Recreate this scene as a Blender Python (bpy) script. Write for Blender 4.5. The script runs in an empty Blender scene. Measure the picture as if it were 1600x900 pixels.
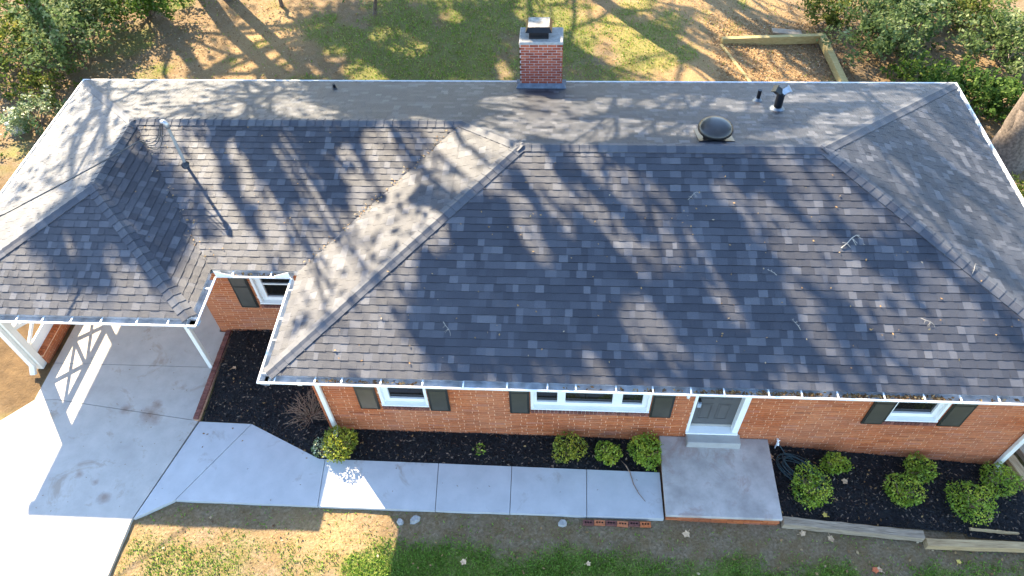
import bpy, math, random
import numpy as np
from mathutils import Vector, Matrix
rng = np.random.default_rng(7)
R = random.Random(11)
scene = bpy.context.scene
COL = scene.collection

# ---------------------------------------------------------------- camera, sky, sun, exposure
cam = bpy.data.cameras.new('camera')
cam_ob = bpy.data.objects.new('camera', cam)
COL.objects.link(cam_ob)
scene.camera = cam_ob
YAW, PITCH, ROLL = -0.0906, 0.8736, -0.0492
cy_, sy_, cp_, sp_ = math.cos(YAW), math.sin(YAW), math.cos(PITCH), math.sin(PITCH)
fwd = Vector((sy_*cp_, cy_*cp_, -sp_)); rt = Vector((cy_, -sy_, 0)); up = rt.cross(fwd)
r2 = rt*math.cos(ROLL) + up*math.sin(ROLL); u2 = up*math.cos(ROLL) - rt*math.sin(ROLL)
mw = Matrix((r2, u2, -fwd)).transposed().to_4x4()
mw.translation = Vector((4.856, -6.597, 12.976))
cam_ob.matrix_world = mw
cam.sensor_width = 36.0
cam.lens = 36.0*1139.2/1600.0
cam.clip_start = 0.1
cam.clip_end = 2000

SUNV = Vector((2.19, -2.60, -2.55)).normalized()          # the way the light travels
SUN_EL = math.asin(-SUNV.z)
world = bpy.data.worlds.new('World'); scene.world = world
world.use_nodes = True
wn = world.node_tree.nodes; wl = world.node_tree.links
sky = wn.new('ShaderNodeTexSky'); sky.sky_type = 'NISHITA'; sky.sun_disc = False
sky.sun_elevation = SUN_EL
sky.sun_rotation = math.atan2(-SUNV.x, -SUNV.y)
sky.air_density = 1.0; sky.dust_density = 0.3; sky.ozone_density = 2.6
bg = wn['Background']; bg.inputs['Strength'].default_value = 0.15
wl.new(sky.outputs[0], bg.inputs[0])
sun = bpy.data.lights.new('sun', 'SUN'); sun.energy = 4.9; sun.angle = math.radians(0.6)
sun.color = (1.0, 0.84, 0.61)
sun_ob = bpy.data.objects.new('sun', sun); COL.objects.link(sun_ob)
sun_ob.rotation_euler = SUNV.to_track_quat('-Z', 'Y').to_euler()
sun_ob.location = (-10, 15, 25)
scene.view_settings.view_transform = 'Standard'
scene.view_settings.look = 'None'
scene.view_settings.exposure = 2.3
scene.view_settings.gamma = 1.0
scene.view_settings.use_curve_mapping = False

# ---------------------------------------------------------------- helpers
def link(o, parent=None):
    COL.objects.link(o)
    if parent is not None:
        o.parent = parent
        o.matrix_parent_inverse = Matrix.Translation(-PLOC.get(parent.name, Vector((0, 0, 0))))
    return o
PLOC = {}
def tag(o, label=None, cat=None, group=None, kind=None):
    if label: o['label'] = label
    if cat: o['category'] = cat
    if group: o['group'] = group
    if kind: o['kind'] = kind
    return o
def empty(name, loc, label, cat, group=None):
    o = bpy.data.objects.new(name, None); COL.objects.link(o)
    o.location = loc; o.empty_display_size = 0.2
    PLOC[o.name] = Vector(loc)
    return tag(o, label, cat, group)

def set_tone(me, tones):
    a = me.attributes.new('tone', 'FLOAT', 'FACE')
    a.data.foreach_set('value', np.asarray(tones, dtype=np.float32))

class MB:
    """collects faces; build() links them as one mesh object"""
    def __init__(s): s.v = []; s.f = []; s.m = []; s.t = []
    def poly(s, pts, m=0, t=0.5):
        n = len(s.v); s.v += [tuple(p) for p in pts]; s.f.append(tuple(range(n, n+len(pts)))); s.m.append(m); s.t.append(t)
    def hexa(s, p, m=0, t=0.5, skip=()):
        """p: 8 corners, 0-3 bottom ccw seen from above, 4-7 top"""
        n = len(s.v); s.v += [tuple(q) for q in p]
        fs = [(3, 2, 1, 0), (4, 5, 6, 7), (0, 1, 5, 4), (1, 2, 6, 5), (2, 3, 7, 6), (3, 0, 4, 7)]
        for i, f in enumerate(fs):
            if i in skip: continue
            s.f.append(tuple(n+k for k in f)); s.m.append(m); s.t.append(t)
    def box(s, x0, x1, y0, y1, z0, z1, m=0, t=0.5):
        s.hexa([(x0, y0, z0), (x1, y0, z0), (x1, y1, z0), (x0, y1, z0), (x0, y0, z1), (x1, y0, z1), (x1, y1, z1), (x0, y1, z1)], m, t)
    def bar(s, a, b, w, h, m=0, t=0.5, upv=(0, 0, 1)):
        a = Vector(a); b = Vector(b); d = (b-a).normalized(); u = Vector(upv)
        x = d.cross(u)
        if x.length < 1e-4: x = d.cross(Vector((0, 1, 0)))
        x.normalize(); z = x.cross(d)
        x = x*w/2; z = z*h/2
        s.hexa([a-x-z, a+x-z, b+x-z, b-x-z, a-x+z, a+x+z, b+x+z, b-x+z], m, t)
    def tube(s, pts, rad, n=8, m=0, t=0.5, caps=True):
        pts = [Vector(p) for p in pts]
        if not isinstance(rad, (list, tuple)): rad = [rad]*len(pts)
        base = len(s.v); prev = None
        for i, p in enumerate(pts):
            d = (pts[min(i+1, len(pts)-1)]-pts[max(i-1, 0)]).normalized()
            if prev is None:
                x = d.cross(Vector((0, 0, 1)))
                if x.length < 0.1: x = d.cross(Vector((1, 0, 0)))
            else: x = prev - d*prev.dot(d)
            x.normalize(); prev = x; y = d.cross(x)
            for k in range(n):
                a = 2*math.pi*k/n
                s.v.append(tuple(p + (x*math.cos(a)+y*math.sin(a))*rad[i]))
        for i in range(len(pts)-1):
            for k in range(n):
                k2 = (k+1) % n
                s.f.append((base+i*n+k, base+i*n+k2, base+(i+1)*n+k2, base+(i+1)*n+k)); s.m.append(m); s.t.append(t)
        if caps:
            s.f.append(tuple(base+k for k in reversed(range(n)))); s.m.append(m); s.t.append(t)
            e = base+(len(pts)-1)*n
            s.f.append(tuple(e+k for k in range(n))); s.m.append(m); s.t.append(t)
    def lathe(s, c, prof, n=20, m=0, t=0.5, axis=None):
        """prof: (radius, height) list about the vertical at c"""
        c = Vector(c); base = len(s.v)
        for r, h in prof:
            for k in range(n):
                a = 2*math.pi*k/n; s.v.append((c.x+r*math.cos(a), c.y+r*math.sin(a), c.z+h))
        for i in range(len(prof)-1):
            for k in range(n):
                k2 = (k+1) % n
                s.f.append((base+i*n+k, base+i*n+k2, base+(i+1)*n+k2, base+(i+1)*n+k)); s.m.append(m); s.t.append(t)
        s.f.append(tuple(base+(len(prof)-1)*n+k for k in range(n))); s.m.append(m); s.t.append(t)
    def mesh(s, name, mats, smooth=False):
        me = bpy.data.meshes.new(name)
        me.from_pydata(s.v, [], s.f)
        for m in (mats if isinstance(mats, (list, tuple)) else [mats]): me.materials.append(m)
        me.polygons.foreach_set('material_index', s.m)
        set_tone(me, s.t)
        if smooth: me.polygons.foreach_set('use_smooth', [True]*len(s.f))
        me.update()
        return me
    def build(s, name, mats, parent=None, smooth=False, bevel=0):
        o = bpy.data.objects.new(name, s.mesh(name, mats, smooth))
        link(o, parent)
        if bevel:
            b = o.modifiers.new('bevel', 'BEVEL'); b.width = bevel; b.segments = 2; b.limit_method = 'ANGLE'
        return o

def np_mesh(name, verts, faces, mat, tones=None, smooth=False):
    """verts N x 3, faces M x k (numpy), quick"""
    me = bpy.data.meshes.new(name)
    k = faces.shape[1]; M_ = faces.shape[0]
    me.vertices.add(len(verts)); me.vertices.foreach_set('co', np.ascontiguousarray(verts, dtype=np.float32).ravel())
    me.loops.add(M_*k); me.loops.foreach_set('vertex_index', np.ascontiguousarray(faces, dtype=np.int32).ravel())
    me.polygons.add(M_); me.polygons.foreach_set('loop_start', np.arange(0, M_*k, k, dtype=np.int32))
    me.polygons.foreach_set('loop_total', np.full(M_, k, dtype=np.int32))
    if tones is not None: set_tone(me, tones)
    me.materials.append(mat)
    me.update(calc_edges=True); me.validate()
    if smooth: me.polygons.foreach_set('use_smooth', [True]*M_)
    return me
def np_obj(name, verts, faces, mat, tones=None, parent=None):
    return link(bpy.data.objects.new(name, np_mesh(name, verts, faces, mat, tones)), parent)

def leaf_quads(cent, size, nrm_bias=0.0, tone=None, aspect=0.55, flat=0.0):
    """little pointed four-cornered leaves at cent (N x 3), random attitude"""
    n = len(cent)
    d = rng.normal(size=(n, 3)); d[:, 2] *= (1-flat); d /= np.linalg.norm(d, axis=1)[:, None]+1e-9
    w = rng.normal(size=(n, 3)); w[:, 2] *= (1-flat); w -= d*(w*d).sum(1)[:, None]; w /= np.linalg.norm(w, axis=1)[:, None]+1e-9
    s = (size*(0.65+0.7*rng.random(n)))[:, None]
    nn = np.cross(d, w)
    a = cent-d*s*0.5; b = cent+w*s*aspect*0.5+nn*s*0.08; c = cent+d*s*0.5; e = cent-w*s*aspect*0.5+nn*s*0.08
    v = np.stack([a, b, c, e], 1).reshape(-1, 3)
    f = np.arange(n*4).reshape(n, 4)
    if tone is None: tone = rng.random(n)
    return v, f, tone

# ---------------------------------------------------------------- materials
def new_mat(name):
    m = bpy.data.materials.new(name); m.use_nodes = True
    nt = m.node_tree; b = nt.nodes['Principled BSDF']
    return m, nt, b
def ramp(nt, fac, stops):
    r = nt.nodes.new('ShaderNodeValToRGB'); e = r.color_ramp.elements
    while len(e) < len(stops): e.new(0.5)
    for i, (p, c) in enumerate(stops): e[i].position = p; e[i].color = (*c, 1)
    nt.links.new(fac, r.inputs[0]); return r.outputs[0]
def noise(nt, scale, detail=4, rough=0.55, vec=None, dist=0.0):
    n = nt.nodes.new('ShaderNodeTexNoise'); n.inputs['Scale'].default_value = scale
    n.inputs['Detail'].default_value = detail; n.inputs['Roughness'].default_value = rough; n.inputs['Distortion'].default_value = dist
    if vec is None:
        g = nt.nodes.new('ShaderNodeNewGeometry'); vec = g.outputs['Position']
    nt.links.new(vec, n.inputs['Vector']); return n.outputs['Fac']
def attr(nt, name='tone'):
    a = nt.nodes.new('ShaderNodeAttribute'); a.attribute_name = name; return a.outputs['Fac']
def mixc(nt, fac, a, b, mode='MIX'):
    n = nt.nodes.new('ShaderNodeMix'); n.data_type = 'RGBA'; n.blend_type = mode
    for s, v in ((n.inputs[0], fac), (n.inputs[6], a), (n.inputs[7], b)):
        if hasattr(v, 'is_output'): nt.links.new(v, s)
        elif isinstance(v, (int, float)): s.default_value = v
        else: s.default_value = (*v, 1)
    return n.outputs[2]
def mth(nt, op, a, b=0.0):
    n = nt.nodes.new('ShaderNodeMath'); n.operation = op
    for s, v in ((n.inputs[0], a), (n.inputs[1], b)):
        if hasattr(v, 'is_output'): nt.links.new(v, s)
        else: s.default_value = v
    return n.outputs[0]
def bump(nt, b, h, strength=0.4, dist=0.01):
    n = nt.nodes.new('ShaderNodeBump'); n.inputs['Strength'].default_value = strength; n.inputs['Distance'].default_value = dist
    nt.links.new(h, n.inputs['Height']); nt.links.new(n.outputs[0], b.inputs['Normal'])
def simple(name, col, rough=0.5, var=0.12, scale=6.0, bstr=0.0, bscale=40, metal=0.0, spec=0.5):
    m, nt, b = new_mat(name)
    lo = tuple(c*(1-var) for c in col); hi = tuple(min(1, c*(1+var)) for c in col)
    nt.links.new(ramp(nt, noise(nt, scale), [(0.3, lo), (0.7, hi)]), b.inputs['Base Color'])
    b.inputs['Roughness'].default_value = rough; b.inputs['Metallic'].default_value = metal
    b.inputs['Specular IOR Level'].default_value = spec
    if bstr: bump(nt, b, noise(nt, bscale, 3), bstr)
    return m
def toned(name, stops, rough=0.7, nscale=30.0, namt=0.25, spec=0.4, bstr=0.0, bscale=80, trans=0.0, big=None):
    """colour by the piece's own tone, broken up by a little noise"""
    m, nt, b = new_mat(name)
    c = ramp(nt, attr(nt), stops)
    n = noise(nt, nscale, 4)
    dark = ramp(nt, n, [(0.25, (1-namt,)*3), (0.75, (1.0+namt*0.4,)*3)])
    cc = mixc(nt, 1.0, c, dark, 'MULTIPLY')
    if big:
        w_ = ramp(nt, noise(nt, big[0], 5, 0.6), [(0.35, (0, 0, 0)), (0.75, (1, 1, 1))])
        cc = mixc(nt, mth(nt, 'MULTIPLY', w_, big[2]), cc, big[1])
    nt.links.new(cc, b.inputs['Base Color'])
    b.inputs['Roughness'].default_value = rough; b.inputs['Specular IOR Level'].default_value = spec
    if bstr: bump(nt, b, noise(nt, bscale, 3), bstr)
    if trans:
        out = nt.nodes['Material Output']; t = nt.nodes.new('ShaderNodeBsdfTranslucent'); mx = nt.nodes.new('ShaderNodeMixShader')
        nt.links.new(c, t.inputs[0]); mx.inputs[0].default_value = trans
        nt.links.new(b.outputs[0], mx.inputs[1]); nt.links.new(t.outputs[0], mx.inputs[2]); nt.links.new(mx.outputs[0], out.inputs[0])
    return m
MAT = {}
MAT['shingle'] = toned('shingle', [(0.0, (0.013, 0.015, 0.023)), (0.4, (0.028, 0.031, 0.041)), (0.75, (0.062, 0.065, 0.077)), (1.0, (0.092, 0.094, 0.104))], 0.55, 140.0, 0.40, 0.55, 0.5, 260, big=(0.7, (0.070, 0.069, 0.072), 0.18))
MAT['cap'] = toned('ridge_shingle', [(0.0, (0.036, 0.040, 0.052)), (1.0, (0.088, 0.092, 0.102))], 0.62, 120.0, 0.35, 0.5, 0.4, 260)
MAT['felt'] = simple('roof_felt', (0.02, 0.02, 0.022), 0.9)
MAT['brick'] = toned('brick', [(0.0, (0.29, 0.070, 0.022)), (0.5, (0.44, 0.112, 0.034)), (0.85, (0.52, 0.155, 0.050)), (1.0, (0.42, 0.14, 0.075))], 0.85, 25.0, 0.35, 0.25, 0.3, 120, big=(0.9, (0.48, 0.27, 0.17), 0.30))
MAT['brick_red'] = toned('brick_red', [(0.0, (0.34, 0.070, 0.036)), (0.6, (0.50, 0.110, 0.055)), (1.0, (0.58, 0.165, 0.08))], 0.85, 30.0, 0.3, 0.25, 0.3, 120)
MAT['sillbrick'] = toned('sill_brick', [(0.0, (0.13, 0.05, 0.04)), (1.0, (0.25, 0.10, 0.075))], 0.85, 25.0, 0.4, 0.25)
MAT['mortar'] = simple('mortar', (0.72, 0.43, 0.26), 0.95, 0.15, 9)
MAT['mortar_white'] = simple('mortar_pale', (0.66, 0.60, 0.52), 0.95, 0.15, 9)
MAT['white'] = simple('white_paint', (0.80, 0.80, 0.77), 0.42, 0.05, 3)
MAT['cream'] = simple('cream_paint', (0.74, 0.71, 0.63), 0.5, 0.06, 3)
MAT['gutter_in'] = simple('gutter_inside', (0.42, 0.44, 0.45), 0.5, 0.4, 5)
MAT['shutter'] = simple('shutter_paint', (0.058, 0.053, 0.042), 0.28, 0.15, 4)
MAT['shutter_frame'] = simple('shutter_edge', (0.022, 0.023, 0.020), 0.4, 0.15, 4)
MAT['door'] = simple('door_paint', (0.085, 0.083, 0.080), 0.4, 0.08, 4)
MAT['black'] = simple('black_plastic', (0.012, 0.012, 0.014), 0.35, 0.2, 8)
MAT['blackmetal'] = simple('black_metal', (0.022, 0.021, 0.020), 0.28, 0.3, 8, metal=0.6)
MAT['galv'] = simple('galvanised', (0.45, 0.46, 0.47), 0.4, 0.2, 12, metal=0.7)
MAT['bronze'] = simple('bronze_metal', (0.022, 0.019, 0.016), 0.30, 0.3, 6, metal=0.0, spec=0.5)
MAT['rust'] = simple('dusty_metal', (0.42, 0.37, 0.30), 0.55, 0.45, 9, metal=0.3)
MAT['lead'] = simple('flashing', (0.16, 0.18, 0.20), 0.5, 0.3, 10, metal=0.6)
MAT['glasswhite'] = simple('frosted_glass', (0.8, 0.8, 0.8), 0.2, 0.03, 3)
MAT['box'] = simple('lockbox_grey', (0.35, 0.42, 0.50), 0.4, 0.1, 8)
def glass():
    m, nt, b = new_mat('window_glass')
    b.inputs['Base Color'].default_value = (0.012, 0.011, 0.010, 1); b.inputs['Roughness'].default_value = 0.04
    b.inputs['Specular IOR Level'].default_value = 0.55
    return m
MAT['glass'] = glass()
def concrete(name, base, var, stain, sscale, samt, rough=0.85, spots=()):
    m, nt, b = new_mat(name)
    c = ramp(nt, noise(nt, 2.2, 6, 0.65), [(0.3, tuple(x*(1-var) for x in base)), (0.7, tuple(min(1, x*(1+var)) for x in base))])
    s = ramp(nt, noise(nt, sscale, 6, 0.7, dist=0.6), [(samt, (0, 0, 0)), (samt+0.10, (1, 1, 1))])
    c = mixc(nt, mth(nt, 'MULTIPLY', s, 0.55), c, stain)
    if spots:
        g_ = nt.nodes.new('ShaderNodeNewGeometry')
        for px, py, rad in spots:
            v_ = nt.nodes.new('ShaderNodeVectorMath'); v_.operation = 'DISTANCE'; nt.links.new(g_.outputs['Position'], v_.inputs[0]); v_.inputs[1].default_value = (px, py, 0.05)
            dd = mth(nt, 'ADD', v_.outputs['Value'], mth(nt, 'MULTIPLY', noise(nt, 5.0, 6, 0.7), rad*1.6))
            f_ = ramp(nt, mth(nt, 'DIVIDE', dd, rad*2.0), [(0.45, (1, 1, 1)), (0.85, (0, 0, 0))])
            c = mixc(nt, mth(nt, 'MULTIPLY', f_, 0.6), c, (0.20, 0.11, 0.06))
    sp = ramp(nt, noise(nt, 45, 2, 0.5), [(0.72, (0, 0, 0)), (0.76, (1, 1, 1))])
    c = mixc(nt, mth(nt, 'MULTIPLY', sp, 0.35), c, tuple(x*0.35 for x in base))
    nt.links.new(c, b.inputs['Base Color']); b.inputs['Roughness'].default_value = rough
    b.inputs['Specular IOR Level'].default_value = 0.3
    bump(nt, b, noise(nt, 60, 4), 0.15, 0.004)
    return m
MAT['concrete'] = concrete('new_concrete', (0.45, 0.445, 0.43), 0.09, (0.24, 0.17, 0.11), 1.3, 0.60, spots=((-3.30, 0.86, 0.14), (-3.35, 0.58, 0.34), (-3.95, 0.72, 0.16), (-3.9, -0.9, 0.10), (-4.3, -0.75, 0.12)))
MAT['driveconcrete'] = concrete('drive_concrete', (0.43, 0.395, 0.345), 0.12, (0.26, 0.185, 0.12), 1.1, 0.56, spots=((-3.30, 0.86, 0.14), (-3.35, 0.58, 0.34), (-3.95, 0.72, 0.16), (-3.9, -0.9, 0.10), (-4.3, -0.75, 0.12), (-3.6, -1.2, 0.16)))
MAT['oldconcrete'] = concrete('old_concrete', (0.42, 0.375, 0.33), 0.25, (0.30, 0.20, 0.16), 1.6, 0.54)
MAT['step'] = concrete('step_concrete', (0.34, 0.325, 0.295), 0.16, (0.26, 0.20, 0.15), 2.0, 0.6)
def wood(name, a, b_, scale=3.0, rough=0.85):
    m, nt, b = new_mat(name)
    tc = nt.nodes.new('ShaderNodeTexCoord'); mp = nt.nodes.new('ShaderNodeMapping'); mp.inputs['Scale'].default_value = (0.9, 14, 14)
    nt.links.new(tc.outputs['Object'], mp.inputs[0])
    n = noise(nt, scale, 5, 0.65, mp.outputs[0], 0.4)
    nt.links.new(ramp(nt, n, [(0.3, a), (0.7, b_)]), b.inputs['Base Color']); b.inputs['Roughness'].default_value = rough
    bump(nt, b, n, 0.6, 0.01)
    return m
MAT['greywood'] = wood('weathered_wood', (0.15, 0.11, 0.07), (0.44, 0.34, 0.23))
MAT['tanwood'] = wood('tan_wood', (0.26, 0.16, 0.07), (0.55, 0.38, 0.19))
MAT['yellowwood'] = wood('treated_wood', (0.26, 0.19, 0.06), (0.46, 0.36, 0.15))
MAT['bark'] = simple('bark', (0.13, 0.10, 0.075), 0.95, 0.5, 14, 0.8, 30)
MAT['twig'] = simple('twig', (0.30, 0.24, 0.18), 0.9, 0.3, 30)
MAT['paletwig'] = simple('bleached_twig', (0.36, 0.32, 0.26), 0.9, 0.3, 30)
MAT['drytwig'] = simple('dry_twig', (0.26, 0.16, 0.10), 0.9, 0.35, 30)
MAT['mulch'] = simple('mulch_ground', (0.012, 0.011, 0.011), 0.95, 0.6, 18, 0.9, 45)
MAT['chip'] = toned('mulch_chip', [(0.0, (0.008, 0.008, 0.009)), (0.72, (0.030, 0.025, 0.022)), (0.86, (0.10, 0.065, 0.045)), (1.0, (0.30, 0.21, 0.14))], 0.85, 30, 0.3)
MAT['litter'] = toned('dead_leaf', [(0.0, (0.13, 0.065, 0.025)), (0.5, (0.28, 0.155, 0.06)), (0.85, (0.42, 0.26, 0.10)), (1.0, (0.50, 0.40, 0.26))], 0.8, 30, 0.3, trans=0.15)
MAT['orangeleaf'] = simple('orange_leaf', (0.55, 0.13, 0.04), 0.6, 0.3, 30)
MAT['tanleaf'] = simple('tan_leaf', (0.55, 0.36, 0.20), 0.7, 0.3, 30)
MAT['yellowleaf'] = simple('yellow_leaf', (0.60, 0.42, 0.08), 0.6, 0.3, 30)
MAT['grass'] = toned('grass_blade', [(0.0, (0.10, 0.185, 0.018)), (0.6, (0.20, 0.32, 0.035)), (1.0, (0.38, 0.36, 0.09))], 0.65, 20, 0.2, trans=0.3)
MAT['shrub'] = toned('boxwood_leaf', [(0.0, (0.10, 0.19, 0.016)), (0.5, (0.27, 0.38, 0.035)), (1.0, (0.56, 0.54, 0.06))], 0.42, 20, 0.2, trans=0.3)
MAT['goldshrub'] = toned('golden_leaf', [(0.0, (0.09, 0.15, 0.018)), (0.5, (0.30, 0.32, 0.03)), (1.0, (0.58, 0.50, 0.05))], 0.45, 20, 0.2, trans=0.3)
MAT['variegated'] = toned('variegated_leaf', [(0.0, (0.05, 0.11, 0.03)), (0.5, (0.22, 0.28, 0.12)), (1.0, (0.62, 0.62, 0.45))], 0.5, 20, 0.2, trans=0.3)
MAT['leaf'] = toned('tree_leaf', [(0.0, (0.035, 0.075, 0.012)), (0.6, (0.09, 0.16, 0.022)), (1.0, (0.22, 0.24, 0.04))], 0.75, 10, 0.2, 0.12, trans=0.35)
MAT['sage'] = toned('sage_leaf', [(0.0, (0.045, 0.085, 0.020)), (0.6, (0.14, 0.19, 0.065)), (1.0, (0.40, 0.42, 0.22))], 0.75, 10, 0.2, 0.12, trans=0.35)
MAT['darkleaf'] = toned('dark_leaf', [(0.0, (0.025, 0.06, 0.010)), (0.6, (0.07, 0.13, 0.022)), (1.0, (0.19, 0.25, 0.06))], 0.75, 10, 0.2, 0.12, trans=0.35)
MAT['yellowgreen'] = toned('yellowing_leaf', [(0.0, (0.05, 0.085, 0.015)), (0.6, (0.13, 0.16, 0.03)), (1.0, (0.42, 0.34, 0.06))], 0.75, 10, 0.2, 0.12, trans=0.35)
MAT['hose'] = simple('hose_rubber', (0.025, 0.055, 0.060), 0.35, 0.2, 8)
MAT['stone'] = simple('grey_stone', (0.33, 0.31, 0.28), 0.9, 0.2, 14)
MAT['pipegrey'] = simple('grey_conduit', (0.34, 0.34, 0.33), 0.45, 0.15, 8, metal=0.3)
MAT['cable'] = simple('cable_sheath', (0.05, 0.05, 0.05), 0.6, 0.3, 30)
MAT['plasticgrey'] = simple('grey_plastic', (0.36, 0.38, 0.37), 0.5, 0.15, 8)

# ---------------------------------------------------------------- ground
_lat = np.random.default_rng(3).random((256, 256))
def vnoise(x, y, s):
    x = np.asarray(x, float)*s+37.3; y = np.asarray(y, float)*s+91.7
    xi = np.floor(x).astype(int); yi = np.floor(y).astype(int); fx = x-xi; fy = y-yi
    fx = fx*fx*(3-2*fx); fy = fy*fy*(3-2*fy)
    g = lambda a, b: _lat[a % 256, b % 256]
    return (g(xi, yi)*(1-fx)+g(xi+1, yi)*fx)*(1-fy)+(g(xi, yi+1)*(1-fx)+g(xi+1, yi+1)*fx)*fy
def fbm(x, y, s): return 0.5*vnoise(x, y, s)+0.3*vnoise(x, y, s*2.1)+0.2*vnoise(x, y, s*4.7)
def sstep(a, b, x): t = np.clip((np.asarray(x, float)-a)/(b-a), 0, 1); return t*t*(3-2*t)
def gh(x, y):
    """height of the natural ground"""
    x = np.asarray(x, float); y = np.asarray(y, float)
    h = -0.10*sstep(4.5, 9, x)-0.12*np.clip(x-9, 0, 4.6)
    h = h-0.16*sstep(8, 10, y)
    h = np.maximum(h, -0.75)
    return h-0.02
def grass_mask(x, y):
    n = fbm(x, y, 1.3)
    front = sstep(-1.72, -2.15, y+0.55*(n-0.5)-0.10*np.clip(x-8, 0, 9)*0.6)
    front = front*sstep(0.28, 0.62, fbm(x+4, y*1.3, 1.9)+0.34*np.exp(-((x-4.4)/3.0)**2)-0.06*sstep(7.5, 9, x))*np.where(x < 1.2, 0.30, 1.0)
    front = np.where(x < -2.8, 0, front)
    back = sstep(0.30, 0.55, fbm(x+9, y, 0.7)+0.26*np.exp(-((x-2.2)/4.6)**2)-0.13-0.20*sstep(8.5, 10.5, x)-0.10*sstep(-2.5, -5, x))
    back = back*0.62
    left = sstep(0.4, 0.6, fbm(x, y+5, 1.0))*0.5
    m = np.where(y < 0.3, front, np.where(y > 8.3, back, left))
    return np.clip(m, 0, 1)
def sand_sun_mask(x, y):
    n = fbm(x+3, y-8, 0.9)
    a = sstep(7.0, 9.5, x-(y-12.0)*(-0.55))*sstep(8.3, 9, y)*sstep(13.8, 12.0, x)*0.85     # pale bare earth behind the house
    b = np.exp(-((x+5.0)/2.0)**2-((y-14.5)/3.5)**2)*0.95  # sunlit patch between trunk shadows, put into the ground colour
    c = sstep(-5.7, -6.3, x)*sstep(1.2, -0.5, y)*(0.35+0.45*n)                                # beside the drive
    d = sstep(0.0, -2.9, x)*sstep(-1.3, -1.8, y)*0.38+np.exp(-((x-0.8)/0.9)**2-((y+1.75)/0.5)**2)*0.9  # left lawn dirt; second blob is a sun patch painted into the lawn colour
    return np.clip(np.maximum.reduce([a, b, c, np.where(y < 0, d, 0)])*(0.55+0.8*n), 0, 1)
gx_ = np.concatenate([[-420, -220, -120, -70, -45, -32, -26], np.arange(-21, 25, 0.16), [26, 32, 45, 70, 120, 220, 420]])
gy_ = np.concatenate([[-420, -220, -120, -60, -30, -15, -8], np.arange(-5, 22, 0.16), [24, 30, 40, 60, 120, 220, 420]])
GX, GY = np.meshgrid(gx_, gy_, indexing='ij')
inner = (np.abs(GX) < 22) & (GY > -5) & (GY < 22)
GZ = gh(GX, GY)+np.where(inner, (fbm(GX, GY, 2.0)-0.5)*0.05+(vnoise(GX, GY, 7)-0.5)*0.02, 0)
nx, ny = len(gx_), len(gy_)
idx = np.arange(nx*ny).reshape(nx, ny)
gf = np.stack([idx[:-1, :-1], idx[1:, :-1], idx[1:, 1:], idx[:-1, 1:]], -1).reshape(-1, 4)
def ground_mat():
    m, nt, b = new_mat('lawn_earth')
    g = attr(nt, 'grass'); s = attr(nt, 'sand_sun')
    n1 = noise(nt, 3.0, 6, 0.65); n2 = noise(nt, 22, 4, 0.6); n3 = noise(nt, 60, 3, 0.6)
    earth = ramp(nt, n2, [(0.25, (0.105, 0.075, 0.042)), (0.55, (0.205, 0.148, 0.088)), (0.8, (0.34, 0.25, 0.16))])
    leafy = ramp(nt, n3, [(0.3, (0.07, 0.042, 0.016)), (0.6, (0.18, 0.11, 0.040)), (0.8, (0.33, 0.215, 0.085))])
    earth = mixc(nt, ramp(nt, n1, [(0.4, (0, 0, 0)), (0.62, (0.6, 0.6, 0.6))]), earth, leafy)
    sand_sun = ramp(nt, n2, [(0.25, (0.22, 0.130, 0.055)), (0.7, (0.40, 0.265, 0.125))])
    green = ramp(nt, n3, [(0.25, (0.075, 0.10, 0.018)), (0.6, (0.15, 0.19, 0.032)), (0.85, (0.26, 0.25, 0.07))])
    c = mixc(nt, s, earth, sand_sun); c = mixc(nt, mth(nt, 'MULTIPLY', attr(nt, 'dark_earth'), 0.9), c, ramp(nt, n1, [(0.3, (0.060, 0.036, 0.016)), (0.7, (0.15, 0.095, 0.045))])); c = mixc(nt, mth(nt, 'MULTIPLY', g, 0.85), c, green)
    nt.links.new(c, b.inputs['Base Color']); b.inputs['Roughness'].default_value = 0.95; b.inputs['Specular IOR Level'].default_value = 0.15
    bump(nt, b, n2, 0.9, 0.03)
    return m
gme = np_mesh('ground', np.stack([GX, GY, GZ], -1).reshape(-1, 3), gf, ground_mat(), smooth=True)
dark_earth = sstep(-5.9, -6.1, GX)*sstep(0.2, 0.9, GY+0.8*(fbm(GX, GY, 1.4)-0.5))*sstep(9, 6, GY)  # darker brown earth left of the carport
for nm, arr in (('dark_earth', dark_earth), ('grass', grass_mask(GX, GY)*(1-dark_earth)), ('sand_sun', sand_sun_mask(GX, GY))):
    a = gme.attributes.new(nm, 'FLOAT', 'POINT'); a.data.foreach_set('value', np.ascontiguousarray(arr.ravel(), dtype=np.float32))
ground = tag(link(bpy.data.objects.new('ground', gme)), kind='structure', label='lawn and bare earth around the brick house')

# ---------------------------------------------------------------- concrete drive and walk, each slab its own piece
def slab_obj(name, pts, ztop, thick, mat, parent, gap=0.006, tilt=0.0):
    """a poured slab from a plan outline (ccw), joints left open"""
    c = Vector((sum(p[0] for p in pts)/len(pts), sum(p[1] for p in pts)/len(pts)))
    q = []
    n = len(pts)
    for i in range(n):
        a = Vector(pts[i-1]); b = Vector(pts[i]); d = Vector(pts[(i+1) % n])
        e1 = (b-a).normalized(); e2 = (d-b).normalized()
        n1 = Vector((-e1.y, e1.x)); n2 = Vector((-e2.y, e2.x)); k = (n1+n2)
        k = k/max(0.3, k.dot(n1)); q.append(b+k*gap)
    b = MB()
    top = [(p.x, p.y, ztop) for p in q]; bot = [(p.x, p.y, ztop-thick) for p in q]
    b.poly(top); b.poly(list(reversed(bot)))
    for i in range(n): b.poly([bot[i], bot[(i+1) % n], top[(i+1) % n], top[i]])
    return b.build(name, mat, parent, bevel=0.006)
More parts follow.
